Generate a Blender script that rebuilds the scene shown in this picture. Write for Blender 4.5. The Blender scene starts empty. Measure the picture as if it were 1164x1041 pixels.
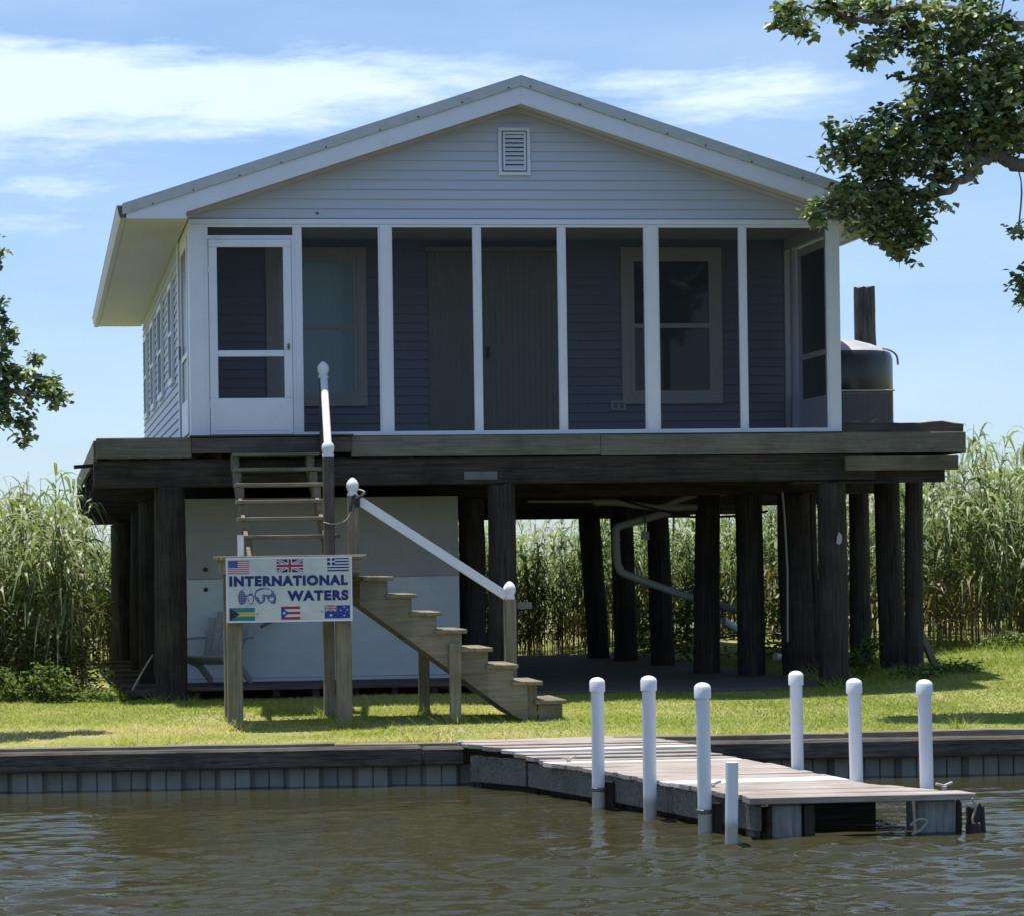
import bpy, bmesh, math, random
import numpy as np
from mathutils import Vector, Matrix
R = math.radians
scene = bpy.context.scene
col = scene.collection

# ---------------------------------------------------------------- camera
cam_d = bpy.data.cameras.new("camera")
cam = bpy.data.objects.new("camera", cam_d); col.objects.link(cam)
scene.camera = cam
cam.location = (-1.578, -23.2, 1.94)
YAW = math.atan(.102)
cam.rotation_mode = 'QUATERNION'
q = Matrix.Rotation(-YAW, 4, 'Z') @ Matrix.Rotation(R(90), 4, 'X') @ Matrix.Rotation(R(-.8), 4, 'Z')
cam.rotation_quaternion = q.to_quaternion()
cam_d.lens = 2550 / 1164 * 36
cam_d.sensor_width = 36
cam_d.shift_x = (582 - 305) / 1164
cam_d.shift_y = (634.4 - 520.5) / 1164
cam_d.clip_start = .1; cam_d.clip_end = 3000

# ---------------------------------------------------------------- sun, sky
TR = Vector((.10, -.13, -1.0)).normalized()          # the way the light travels
sun_d = bpy.data.lights.new("sun", 'SUN'); sun_d.energy = 5.0; sun_d.angle = R(.5); sun_d.color = (1, .96, .88)
sun = bpy.data.objects.new("sun", sun_d); col.objects.link(sun)
sun.rotation_mode = 'QUATERNION'; sun.rotation_quaternion = TR.to_track_quat('-Z', 'Y'); sun.location = (0, 0, 40)
S = -TR
elev = math.asin(S.z); rot = math.atan2(S.x, S.y)
w = bpy.data.worlds.new("World"); scene.world = w; w.use_nodes = True
nt = w.node_tree; nt.nodes.clear()
def N(t, typ, **k):
    n = t.nodes.new(typ)
    for a, b in k.items(): setattr(n, a, b)
    return n
def LK(t, a, b): t.links.new(a, b)
def mth(t, op, a, b=None, c=None, clamp=False):
    n = N(t, 'ShaderNodeMath', operation=op); n.use_clamp = clamp
    for i, v in enumerate((a, b, c)):
        if v is None: continue
        if isinstance(v, (int, float)): n.inputs[i].default_value = v
        else: LK(t, v, n.inputs[i])
    return n.outputs[0]
out = N(nt, 'ShaderNodeOutputWorld'); bg = N(nt, 'ShaderNodeBackground'); bg.inputs['Strength'].default_value = .12
sky = N(nt, 'ShaderNodeTexSky', sky_type='NISHITA'); sky.sun_disc = False
sky.sun_elevation = elev; sky.sun_rotation = rot; sky.air_density = 1.0; sky.dust_density = .2; sky.ozone_density = 1.6
tc = N(nt, 'ShaderNodeTexCoord'); sx = N(nt, 'ShaderNodeSeparateXYZ'); LK(nt, tc.outputs['Generated'], sx.inputs[0])
az = mth(nt, 'ARCTAN2', sx.outputs[0], sx.outputs[1])
hl = mth(nt, 'SQRT', mth(nt, 'ADD', mth(nt, 'MULTIPLY', sx.outputs[0], sx.outputs[0]), mth(nt, 'MULTIPLY', sx.outputs[1], sx.outputs[1])))
el = mth(nt, 'ARCTAN2', sx.outputs[2], hl)
def cloudnoise(sa, se, off, det=7, rough=.6):
    cb = N(nt, 'ShaderNodeCombineXYZ')
    LK(nt, mth(nt, 'MULTIPLY', az, sa), cb.inputs[0]); LK(nt, mth(nt, 'MULTIPLY', el, se), cb.inputs[1]); cb.inputs[2].default_value = off
    nz = N(nt, 'ShaderNodeTexNoise'); nz.inputs['Scale'].default_value = 1; nz.inputs['Detail'].default_value = det
    nz.inputs['Roughness'].default_value = rough; LK(nt, cb.outputs[0], nz.inputs['Vector'])
    return nz.outputs['Fac']
def gauss(a0, e0, wa, we):
    da = mth(nt, 'DIVIDE', mth(nt, 'SUBTRACT', az, a0), wa); de = mth(nt, 'DIVIDE', mth(nt, 'SUBTRACT', el, e0), we)
    s_ = mth(nt, 'ADD', mth(nt, 'MULTIPLY', da, da), mth(nt, 'MULTIPLY', de, de))
    return mth(nt, 'EXPONENT', mth(nt, 'MULTIPLY', s_, -1.0))
n1 = cloudnoise(13, 60, 3.1, 9, .64); n2 = cloudnoise(5, 22, 9.7, 5)
b1 = gauss(-.01, .205, .17, .020)
b2 = gauss(.30, .198, .055, .014)
b3 = gauss(.15, .209, .05, .010)
b4 = gauss(.0, .158, .09, .018)
bias = mth(nt, 'ADD', mth(nt, 'ADD', mth(nt, 'MULTIPLY', b1, 1.35), mth(nt, 'MULTIPLY', b2, .72)), mth(nt, 'ADD', mth(nt, 'MULTIPLY', b3, .3), mth(nt, 'MULTIPLY', b4, .45)))
dens = mth(nt, 'ADD', bias, mth(nt, 'MULTIPLY', mth(nt, 'SUBTRACT', n1, .5), 2.2))
dens = mth(nt, 'SMOOTH_MIN', mth(nt, 'MAXIMUM', mth(nt, 'MULTIPLY', mth(nt, 'SUBTRACT', dens, .28), 1.15), 0), .74, .2)
dens = mth(nt, 'MULTIPLY', dens, mth(nt, 'MINIMUM', mth(nt, 'MULTIPLY', bias, 2.4), 1))
# thin veil that thickens towards the horizon, and broken clouds elsewhere in the sky
veil = mth(nt, 'MULTIPLY', mth(nt, 'SUBTRACT', n2, .40), 1.1, clamp=True)
hz = mth(nt, 'EXPONENT', mth(nt, 'MULTIPLY', mth(nt, 'ABSOLUTE', el), -9.0))
tot = mth(nt, 'ADD', dens, mth(nt, 'ADD', mth(nt, 'MULTIPLY', veil, .42), mth(nt, 'MULTIPLY', hz, .12)))
tot = mth(nt, 'MINIMUM', mth(nt, 'ADD', tot, .07), .90)
mx = N(nt, 'ShaderNodeMix', data_type='RGBA'); LK(nt, tot, mx.inputs['Factor'])
tint = N(nt, 'ShaderNodeMix', data_type='RGBA', blend_type='MULTIPLY'); tint.inputs['Factor'].default_value = 1
hz0 = mth(nt, 'EXPONENT', mth(nt, 'MULTIPLY', mth(nt, 'ABSOLUTE', el), -5.5))
tmx = N(nt, 'ShaderNodeMix', data_type='RGBA'); LK(nt, hz0, tmx.inputs['Factor']); tmx.inputs['A'].default_value = (.84, .93, 1.0, 1); tmx.inputs['B'].default_value = (.50, .60, .84, 1)
LK(nt, sky.outputs[0], tint.inputs['A']); LK(nt, tmx.outputs['Result'], tint.inputs['B'])
LK(nt, tint.outputs['Result'], mx.inputs['A']); mx.inputs['B'].default_value = (6.0, 7.0, 8.1, 1)
LK(nt, mx.outputs['Result'], bg.inputs['Color']); LK(nt, bg.outputs[0], out.inputs['Surface'])
vs = scene.view_settings; vs.view_transform = 'Standard'; vs.look = 'None'; vs.gamma = 1; vs.exposure = .42
scene.render.engine = 'CYCLES'; scene.cycles.max_bounces = 8; scene.cycles.transparent_max_bounces = 16
scene.cycles.use_denoising = True
scene.cycles.caustics_reflective = False; scene.cycles.caustics_refractive = False; scene.cycles.sample_clamp_indirect = 4

# ---------------------------------------------------------------- materials
def mat(name, base=(.5, .5, .5), rough=.6, metal=0, spec=.5):
    m = bpy.data.materials.new(name); m.use_nodes = True
    p = m.node_tree.nodes['Principled BSDF']
    p.inputs['Base Color'].default_value = (*base, 1); p.inputs['Roughness'].default_value = rough; p.inputs['Metallic'].default_value = metal
    p.inputs['Specular IOR Level'].default_value = spec
    return m, m.node_tree, p
def noise(t, scale=(1, 1, 1), sc=5, det=5, rough=.6, coord='Object', dist=0):
    tc = N(t, 'ShaderNodeTexCoord'); mp = N(t, 'ShaderNodeMapping'); mp.inputs['Scale'].default_value = scale
    LK(t, tc.outputs[coord], mp.inputs[0])
    nz = N(t, 'ShaderNodeTexNoise'); nz.inputs['Scale'].default_value = sc; nz.inputs['Detail'].default_value = det
    nz.inputs['Roughness'].default_value = rough; nz.inputs['Distortion'].default_value = dist
    LK(t, mp.outputs[0], nz.inputs['Vector']); return nz.outputs['Fac']
def ramp(t, fac, stops):
    r = N(t, 'ShaderNodeValToRGB'); LK(t, fac, r.inputs[0]); e = r.color_ramp.elements
    while len(e) < len(stops): e.new(.5)
    for el_, (p, c) in zip(e, stops): el_.position = p; el_.color = (*c, 1)
    return r.outputs[0]
def bump(t, p, h, strength=.4, dist=.01):
    b = N(t, 'ShaderNodeBump'); b.inputs['Strength'].default_value = strength; b.inputs['Distance'].default_value = dist
    LK(t, h, b.inputs['Height']); LK(t, b.outputs[0], p.inputs['Normal'])
def mixc(t, fac, a, b, bt='MIX'):
    m = N(t, 'ShaderNodeMix', data_type='RGBA', blend_type=bt)
    for s_, v in ((m.inputs['Factor'], fac), (m.inputs['A'], a), (m.inputs['B'], b)):
        if isinstance(v, (int, float)): s_.default_value = v
        elif isinstance(v, tuple): s_.default_value = (*v, 1)
        else: LK(t, v, s_)
    return m.outputs['Result']
WOODS = {}
def wood(key, dark, light, axis='x', rough=.85, b=.5, blot=None):
    k = (key, axis)
    if k in WOODS: return WOODS[k]
    m, t, p = mat(f'{key}_{axis}', light, rough, spec=.25)
    sc = {'x': (.7, 14, 14), 'y': (14, .7, 14), 'z': (14, 14, .7)}[axis]
    g = noise(t, sc, 3.2, 8, .7, dist=.3); c = ramp(t, g, [(.32, dark), (.66, light)])
    big = noise(t, (1, 1, 1), 2.2, 4, .6); c = mixc(t, mth(t, 'MULTIPLY', mth(t, 'SUBTRACT', big, .45), 2.2, clamp=True), c, blot or tuple(x * .55 for x in dark))
    info = N(t, 'ShaderNodeNewGeometry')
    v = N(t, 'ShaderNodeHueSaturation'); LK(t, mth(t, 'ADD', .78, mth(t, 'MULTIPLY', info.outputs['Random Per Island'], .44)), v.inputs['Value']); LK(t, c, v.inputs['Color'])
    LK(t, v.outputs[0], p.inputs['Base Color']); bump(t, p, g, b, .012)
    WOODS[k] = m; return m
M = {}
def waletimber(axis): return wood('bulkhead_timber', (.020, .017, .016), (.125, .108, .092), axis, b=.9)
def weathered(axis): return wood('weathered_wood', (.125, .108, .078), (.245, .215, .155), axis)
def darkwood(axis): return wood('creosoted_timber', (.012, .010, .010), (.070, .058, .050), axis, b=.8)
def deckwood(axis): return wood('grey_green_board', (.10, .094, .078), (.20, .185, .15), axis)
def brownwood(axis): return wood('brown_board', (.06, .048, .042), (.13, .105, .09), axis)
def dockwood(axis): return wood('dock_plank_wood', (.20, .172, .152), (.39, .345, .312), axis, blot=(.17, .12, .10))
def greyconc(axis): return wood('grey_dock_side_wood', (.075, .07, .06), (.20, .188, .16), axis, blot=(.045, .042, .034))
def simple(name, base, rough=.5, metal=0, var=.12, sc=6, spec=.5, grime=None, gamt=.5, gthr=.55, stretch=(1, 1, 1)):
    m, t, p = mat(name, base, rough, metal, spec)
    n_ = noise(t, stretch, sc, 6, .65); c = ramp(t, n_, [(.3, tuple(x * (1 - var) for x in base)), (.7, tuple(min(1, x * (1 + var * .4)) for x in base))])
    if grime:
        g = noise(t, stretch, sc * .55, 8, .75); f_ = mth(t, 'MULTIPLY', mth(t, 'SUBTRACT', g, gthr), gamt * 6, clamp=True)
        c = mixc(t, f_, c, grime)
    LK(t, c, p.inputs['Base Color']); M[name] = m; return m
white_trim = simple('white_vinyl_trim', (.77, .80, .88), .42, var=.06, sc=3, grime=(.46, .45, .42), gamt=.35, gthr=.585)
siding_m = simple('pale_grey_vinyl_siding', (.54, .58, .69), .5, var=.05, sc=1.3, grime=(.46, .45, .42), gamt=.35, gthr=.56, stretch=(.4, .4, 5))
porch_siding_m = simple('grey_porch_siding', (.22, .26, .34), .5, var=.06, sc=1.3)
trim_dull = simple('dull_window_trim', (.60, .58, .57), .5, var=.05)
soffit_m = simple('cream_soffit_vinyl', (.58, .57, .66), .6, var=.05, stretch=(1, .05, 1))
rooftrim_m = simple('galvanised_roof_trim', (.52, .55, .55), .5, .15, var=.12, sc=7, grime=(.20, .20, .19), gamt=.5, gthr=.56, stretch=(1, 1, 3))
roof_m = simple('galvanised_roof_sheet', (.52, .54, .55), .4, .5, var=.1)
gutterend_m = simple('brown_gutter_end', (.16, .14, .13), .7)
black_m = simple('black_rubber', (.015, .015, .017), .5)
tank_m = simple('black_plastic_tank', (.012, .014, .022), .32, var=.2, spec=.6)
tanktop_m = simple('painted_sheen_tank_top', (.42, .42, .44), .5, var=.3)  # grey-white sheen of the dome painted as its base colour
ac_m = simple('grey_air_conditioner_metal', (.27, .25, .235), .6, .1, var=.2, grime=(.10, .08, .06), gamt=.6)
aclight_m = simple('light_metal_edge', (.55, .50, .42), .5)
stained, t, p = mat('stained_white_pvc', (.78, .79, .82), .38); tcs = N(t, 'ShaderNodeTexCoord'); sxs = N(t, 'ShaderNodeSeparateXYZ'); LK(t, tcs.outputs['Object'], sxs.inputs[0])
oi = N(t, 'ShaderNodeObjectInfo'); nn_ = noise(t, (9, 9, 1.5), 2, 6, .7); n3_ = noise(t, (14, 14, 1.2), 3, 8, .75)
wl = mth(t, 'MULTIPLY', mth(t, 'SUBTRACT', mth(t, 'ADD', .93, mth(t, 'MULTIPLY', nn_, .12)), sxs.outputs[2]), 16, clamp=True)
st_ = mth(t, 'MULTIPLY', mth(t, 'SUBTRACT', n3_, .60), 5, clamp=True)
c = mixc(t, mth(t, 'MULTIPLY', st_, .7), (.78, .79, .82), (.36, .34, .29)); c = mixc(t, mth(t, 'MULTIPLY', wl, .75), c, (.26, .25, .17)); LK(t, c, p.inputs['Base Color'])
pvc_m = simple('white_pvc', (.78, .79, .82), .38, var=.05, sc=5, grime=(.40, .38, .32), gamt=.35, gthr=.585, stretch=(5, 5, .7))
pvcpipe_m = simple('grey_pvc_pipe', (.34, .34, .31), .5, var=.12)
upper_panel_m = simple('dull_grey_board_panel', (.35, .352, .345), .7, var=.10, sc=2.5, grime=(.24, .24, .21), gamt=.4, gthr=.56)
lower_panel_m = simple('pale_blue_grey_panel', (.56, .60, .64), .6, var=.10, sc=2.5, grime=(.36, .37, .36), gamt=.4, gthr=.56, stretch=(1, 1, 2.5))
chair_m = simple('faded_grey_plastic', (.30, .30, .29), .6, var=.1)
shutter_m = simple('olive_grey_shutter', (.36, .36, .32), .6, var=.06)
sheet_m = simple('grey_vinyl_sheet_piling', (.27, .27, .245), .65, var=.22, sc=4, grime=(.13, .12, .085), gamt=.5, gthr=.52, stretch=(1, 1, .6))
slab_m = simple('dark_brown_slab', (.09, .075, .062), .85, var=.3, sc=3)  # dark brown with random tone
steel_m = simple('galvanised_bracket', (.15, .15, .145), .5, .5, var=.3)
rope_m = simple('weathered_rope', (.35, .32, .26), .9)
dropping_m = simple('pale_cleat_plastic', (.42, .41, .38), .7)
bark_m = wood('grey_brown_bark', (.12, .10, .08), (.30, .27, .23), 'z', b=.8)
glass_m, t, p = mat('window_glass', (.02, .025, .03), .06, 0, .8); M['g'] = glass_m
# insect screen: a dark mesh that lets part of the light through
scr_m, t, p = mat('insect_screen_mesh', (.02, .022, .026), .7)
tr = N(t, 'ShaderNodeBsdfTransparent'); mxs = N(t, 'ShaderNodeMixShader'); o_ = t.nodes['Material Output']
mxs.inputs[0].default_value = .42; LK(t, tr.outputs[0], mxs.inputs[1]); LK(t, p.outputs[0], mxs.inputs[2]); LK(t, mxs.outputs[0], o_.inputs['Surface'])
def flat(name, c, rough=.5):
    if name not in M:
        M[name] = mat(name, c, rough)[0]
    return M[name]

# ---------------------------------------------------------------- mesh helpers
class MB:
    def __init__(s): s.v = []; s.f = []; s.smooth = False
    def add(s, vs_, fs):
        n = len(s.v); s.v += [tuple(x) for x in vs_]; s.f += [tuple(i + n for i in f_) for f_ in fs]; return s
    def box(s, x0, x1, y0, y1, z0, z1):
        return s.add([(x0, y0, z0), (x1, y0, z0), (x1, y1, z0), (x0, y1, z0), (x0, y0, z1), (x1, y0, z1), (x1, y1, z1), (x0, y1, z1)],
                     [(0, 3, 2, 1), (4, 5, 6, 7), (0, 1, 5, 4), (1, 2, 6, 5), (2, 3, 7, 6), (3, 0, 4, 7)])
    def prism(s, pts, axis, a0, a1):
        """polygon pts (2D) extruded along axis from a0 to a1"""
        def P(u, v, a): return {'x': (a, u, v), 'y': (u, a, v), 'z': (u, v, a)}[axis]
        n = len(pts)
        vs_ = [P(u, v, a0) for u, v in pts] + [P(u, v, a1) for u, v in pts]
        fs = [tuple(range(n)), tuple(range(2 * n - 1, n - 1, -1))] + [(i + n, (i + 1) % n + n, (i + 1) % n, i) for i in range(n)]
        return s.add(vs_, fs)
    def bar(s, a, b, w_, h_, up=(0, 0, 1)):
        a = Vector(a); b = Vector(b); d = (b - a).normalized(); u = Vector(up)
        if abs(d.dot(u)) > .98: u = Vector((0, 1, 0))
        x = d.cross(u).normalized() * w_ / 2; y = x.cross(d).normalized() * h_ / 2
        vs_ = [p_ + i * x + j * y for p_ in (a, b) for i, j in ((-1, -1), (1, -1), (1, 1), (-1, 1))]
        return s.add(vs_, [(0, 1, 2, 3), (7, 6, 5, 4), (0, 4, 5, 1), (1, 5, 6, 2), (2, 6, 7, 3), (3, 7, 4, 0)])
    def tube(s, pts, r, n=12, caps=True):
        pts = [Vector(p_) for p_ in pts]; m = len(pts); rr = r if hasattr(r, '__len__') else [r] * m
        rings = []; ref = None
        for i, p_ in enumerate(pts):
            d = (pts[min(i + 1, m - 1)] - pts[max(i - 1, 0)]).normalized()
            if ref is None: ref = Vector((1, 0, 0)) if abs(d.x) < .9 else Vector((0, 1, 0))
            x = (ref - d * ref.dot(d)).normalized(); y = d.cross(x); ref = x
            rings += [p_ + (x * math.cos(2 * math.pi * k / n) + y * math.sin(2 * math.pi * k / n)) * rr[i] for k in range(n)]
        fs = [(i * n + k, i * n + (k + 1) % n, (i + 1) * n + (k + 1) % n, (i + 1) * n + k) for i in range(m - 1) for k in range(n)]
        if caps: fs += [tuple(range(n - 1, -1, -1)), tuple(range((m - 1) * n, m * n))]
        s.smooth = True
        return s.add(rings, fs)
    def lathe(s, c, prof, n=16):
        """prof: list of (r, z) from bottom to top"""
        return s.tube([(c[0], c[1], c[2] + z) for r, z in prof], [max(r, .0005) for r, z in prof], n)
    def build(s, name, m, parent=None, bev=0):
        me = bpy.data.meshes.new(name); me.from_pydata(s.v, [], s.f); me.update()
        bm_ = bmesh.new(); bm_.from_mesh(me); bmesh.ops.recalc_face_normals(bm_, faces=bm_.faces); bm_.to_mesh(me); bm_.free()
        if m: me.materials.append(m)
        o = bpy.data.objects.new(name, me); col.objects.link(o)
        if s.smooth: 
            me.shade_smooth()
            try: me.set_sharp_from_angle(angle=R(40))
            except Exception: pass
        if parent is not None:
            o.parent = parent
            o.location = tuple(-c for c in parent.get('_w', (0, 0, 0))) if '_w' in parent else (0, 0, 0)
        if bev:
            b = o.modifiers.new('bevel', 'BEVEL'); b.width = bev; b.segments = 1; b.limit_method = 'ANGLE'
        return o
def tag(o, label=None, cat=None, group=None, kind=None):
    if label: o['label'] = label
    if cat: o['category'] = cat
    if group: o['group'] = group
    if kind: o['kind'] = kind
    return o
def thing(name, loc, label, cat, group=None):
    o = bpy.data.objects.new(name, None); col.objects.link(o); o.location = loc; o['_w'] = list(loc); o.empty_display_size = .2
    return tag(o, label, cat, group)
def npmesh(name, V, F, m, parent=None, smooth=False, attr=None):
    """V (n,3), F (m,k) with k = 3 or 4"""
    me = bpy.data.meshes.new(name); k = F.shape[1]
    me.vertices.add(len(V)); me.vertices.foreach_set('co', V.astype(np.float32).ravel())
    me.loops.add(F.size); me.loops.foreach_set('vertex_index', F.astype(np.int32).ravel())
    me.polygons.add(len(F)); me.polygons.foreach_set('loop_start', (np.arange(len(F)) * k).astype(np.int32))
    me.polygons.foreach_set('loop_total', np.full(len(F), k, np.int32))
    if smooth: me.polygons.foreach_set('use_smooth', np.ones(len(F), bool))
    if attr is not None:
        a = me.attributes.new('tone', 'FLOAT', 'POINT'); a.data.foreach_set('value', attr.astype(np.float32))
    me.update(); me.validate(); me.materials.append(m)
    o = bpy.data.objects.new(name, me); col.objects.link(o)
    if parent is not None: o.parent = parent; o.location = tuple(-c for c in parent.get('_w', (0, 0, 0)))
    return o
rng = np.random.default_rng(7); random.seed(5)

# ---------------------------------------------------------------- ground and water
def sst(a, b, x):
    t_ = np.clip((x - a) / (b - a), 0, 1); return t_ * t_ * (3 - 2 * t_)
def gz(x, y):
    x = np.asarray(x, float); y = np.asarray(y, float)
    z = .345 + .125 * sst(-4.3, -.2, y) - .13 * sst(1, 9.5, y) * (1 - sst(6.5, 8.5, x))
    z = z + .14 * sst(6.3, 8.6, x) * sst(-2.2, .8, y) + .10 * sst(8.6, 10, x) * sst(-1.2, .6, y)
    z = z + .012 * np.sin(x * 2.1 + y) * np.sin(y * 1.7 - x * .6)
    return z
def yb(x): return -4.02 - .058 * (np.asarray(x) + 2)          # line of the bulkhead
xs = np.concatenate([[-1500, -300, -80, -30], np.arange(-14, 22.01, .3), [30, 80, 300, 1500]])
ts = np.concatenate([np.arange(0, 16, .3), [17, 20, 30, 60, 150, 500, 2500]])
gx, gt = np.meshgrid(xs, ts); gy = yb(np.clip(gx, -14, 22)) + gt
gv = np.stack([gx, gy, gz(gx, gy)], -1).reshape(-1, 3)
gv = np.concatenate([gv, np.stack([xs, yb(np.clip(xs, -14, 22)), np.full(len(xs), -1.2)], -1)])
nx = len(xs); nr = len(ts)
idx = np.arange(nx * nr).reshape(nr, nx)
gf = np.stack([idx[:-1, :-1], idx[:-1, 1:], idx[1:, 1:], idx[1:, :-1]], -1).reshape(-1, 4)
low = np.arange(nx) + nx * nr
gf = np.concatenate([gf, np.stack([low[:-1], low[1:], idx[0, 1:], idx[0, :-1]], -1)])
m_gr, t, p = mat('lawn_soil_and_turf', (.2, .2, .08), .95, spec=.1)
big = noise(t, (1, 1.6, 1), 1.1, 5, .65); fine = noise(t, (1, 1, 1), 26, 4, .7)
c = ramp(t, big, [(.38, (.22, .28, .06)), (.52, (.34, .35, .10)), (.64, (.50, .42, .23))])
c = mixc(t, mth(t, 'MULTIPLY', fine, .6), c, (.08, .10, .03), 'MULTIPLY'); c = mixc(t, mth(t, 'MULTIPLY', fine, .35), c, (.30, .28, .14))
LK(t, c, p.inputs['Base Color']); bump(t, p, fine, .6, .03)
g = npmesh('ground', gv, gf, m_gr, smooth=True); tag(g, kind='structure')

m_wa, t, p = mat('murky_canal_water', (.036, .034, .017), .03, spec=.5); p.inputs['IOR'].default_value = 1.33
tcw = N(t, 'ShaderNodeTexCoord')
def wn(sc3, sc, det, dist=0, rot_=0):
    mp = N(t, 'ShaderNodeMapping'); mp.inputs['Scale'].default_value = sc3; mp.inputs['Rotation'].default_value = (0, 0, rot_); LK(t, tcw.outputs['Object'], mp.inputs[0])
    nz = N(t, 'ShaderNodeTexNoise'); nz.inputs['Scale'].default_value = sc; nz.inputs['Detail'].default_value = det; nz.inputs['Roughness'].default_value = .55; nz.inputs['Distortion'].default_value = dist
    LK(t, mp.outputs[0], nz.inputs[0]); return nz.outputs['Fac']
WAVE = .042
h1 = wn((1, 1.9, 1), 2.6, 2, .5, .12); h2 = wn((1, 1.6, 1), 7.5, 3, .6, -.2); h3 = wn((1, 1.5, 1), 20, 2, 0, .3)
calm = wn((1, 1, 1), .55, 2); calm = mth(t, 'MULTIPLY', mth(t, 'SUBTRACT', calm, .28), 2.4, clamp=True)
hh = mth(t, 'ADD', mth(t, 'MULTIPLY', h1, .006), mth(t, 'MULTIPLY', mth(t, 'ADD', mth(t, 'MULTIPLY', h2, .004), mth(t, 'MULTIPLY', h3, .002)), mth(t, 'ADD', .35, mth(t, 'MULTIPLY', calm, .65))))
b = N(t, 'ShaderNodeBump'); b.inputs['Strength'].default_value = 1; b.inputs['Distance'].default_value = 1.0; LK(t, hh, b.inputs['Height']); LK(t, b.outputs[0], p.inputs['Normal'])
wx = np.arange(-5.0, 8.51, .04); wy = np.arange(-12.6, -3.39, .02)
WX, WY = np.meshgrid(wx, wy); WZ = np.zeros_like(WX); rw = np.random.default_rng(12)
def lowf(seed, s_):
    r_ = np.random.default_rng(seed); v = 0
    for k in range(6):
        a = r_.uniform(0, 6.28); f_ = s_ * r_.uniform(.5, 1.6); v = v + np.sin(WX * f_ * math.cos(a) + WY * f_ * math.sin(a) * 1.6 + r_.uniform(0, 6.28))
    return np.clip(.5 + v / 5, 0, 1.2)
env = [lowf(40 + k, 1.5) for k in range(4)]
for k in range(64):
    lam = .09 * (5.5 ** (k / 63)); th_ = math.pi / 2 + rw.normal(0, .30) + .08; kk = 2 * math.pi / lam
    ph = kk * (WX * math.cos(th_) + WY * math.sin(th_)) + rw.uniform(0, 6.28) + .7 * np.sin(WX * rw.uniform(.8, 2.5) + WY * rw.uniform(.8, 2.5) + rw.uniform(0, 6))
    WZ += WAVE * lam / (2 * math.pi) * np.sin(ph) * (.35 + env[k % 4])
fade = sst(-5.0, -4.4, WX) * (1 - sst(7.9, 8.5, WX)) * sst(-12.6, -12.0, WY)
calm_ = .15 + .36 * (1 - sst(-6.6, -4.6, WY)) + .85 * (1 - sst(-10.6, -7.4, WY)); calm_ = calm_ * (1 - .45 * np.exp(-((WX - .3) / .9) ** 2 - ((WY + 6.6) / 1.1) ** 2))
WZ = WZ * fade * calm_
ny_, nx_ = WX.shape; wv = np.stack([WX, WY, WZ], -1).reshape(-1, 3); ii = np.arange(nx_ * ny_).reshape(ny_, nx_)
wf = np.stack([ii[:-1, :-1], ii[:-1, 1:], ii[1:, 1:], ii[1:, :-1]], -1).reshape(-1, 4)
x0, x1, y0, y1 = wx[0], wx[-1], wy[0], wy[-1]; B_ = 1500
ov = np.array([(-B_, -B_, 0), (B_, -B_, 0), (B_, y0, 0), (-B_, y0, 0), (x0, y0, 0), (x0, y1, 0), (-B_, y1, 0), (x1, y0, 0), (x1, y1, 0), (B_, y1, 0)], float); n0 = len(wv)
wf = np.concatenate([wf, np.array([(0, 1, 2, 3), (3, 4, 5, 6), (7, 2, 9, 8)]) + n0])
tag(npmesh('water', np.concatenate([wv, ov]), wf, m_wa, smooth=True), kind='structure')

# ---------------------------------------------------------------- house on piles
H = thing('stilt_house', (3.45, 5, .42), 'pale grey vinyl sided house raised on dark timber piles with a screened front porch', 'house')
W1 = 6.94; DZ = 3.2; SL = .3235; RX = 3.45; YR0 = -.35; YR1 = 10.4
def rooft(x): return 6.88 - SL * abs(x - RX)
def siding(mb, x0, x1, z0, z1, h, face, plane, lim=None):
    """lapped courses. face: 'f' front (-Y), 'l' left (-X), 'r' right (+X), 'b'"""
    z = z0
    while z < z1 - .004:
        zt = min(z + h, z1)
        a0, b0 = (x0, x1) if lim is None else lim(z); a1, b1 = (x0, x1) if lim is None else lim(zt)
        a0, b0 = max(a0, x0), min(b0, x1); a1, b1 = max(a1, x0), min(b1, x1)
        if b1 <= a1: a1 = b1 = (a0 + b0) / 2
        if b0 <= a0: break
        k = .019
        def P(u, d, zz): return {'f': (u, plane - d, zz), 'l': (plane - d, u, zz), 'r': (plane + d, u, zz)}[face]
        mb.add([P(a0, k, z), P(b0, k, z), P(b1, .002, zt), P(a1, .002, zt), P(a0, .0, z), P(b0, .0, z)], [(0, 1, 2, 3), (4, 5, 1, 0)])
        z = zt
# gable
gb = MB(); off = 6.60
siding(gb, -.0, W1, 5.47, 6.75, .101, 'f', .0, lambda z: (RX - (6.80 - z) / SL, RX + (6.80 - z) / SL))
gable = gb.build('gable_siding', siding_m, H)
# backing wall of the gable
MB().prism([(0, 5.46), (W1, 5.46), (W1, 5.6), (RX, 6.70), (0, 5.6)], 'y', .002, .09).build('gable_wall', siding_m, H)
MB().tube([(1.35, -.02, 5.52), (1.35, -.012, 5.52)], .014, 8).build('screw_hole', black_m, gable)
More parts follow.
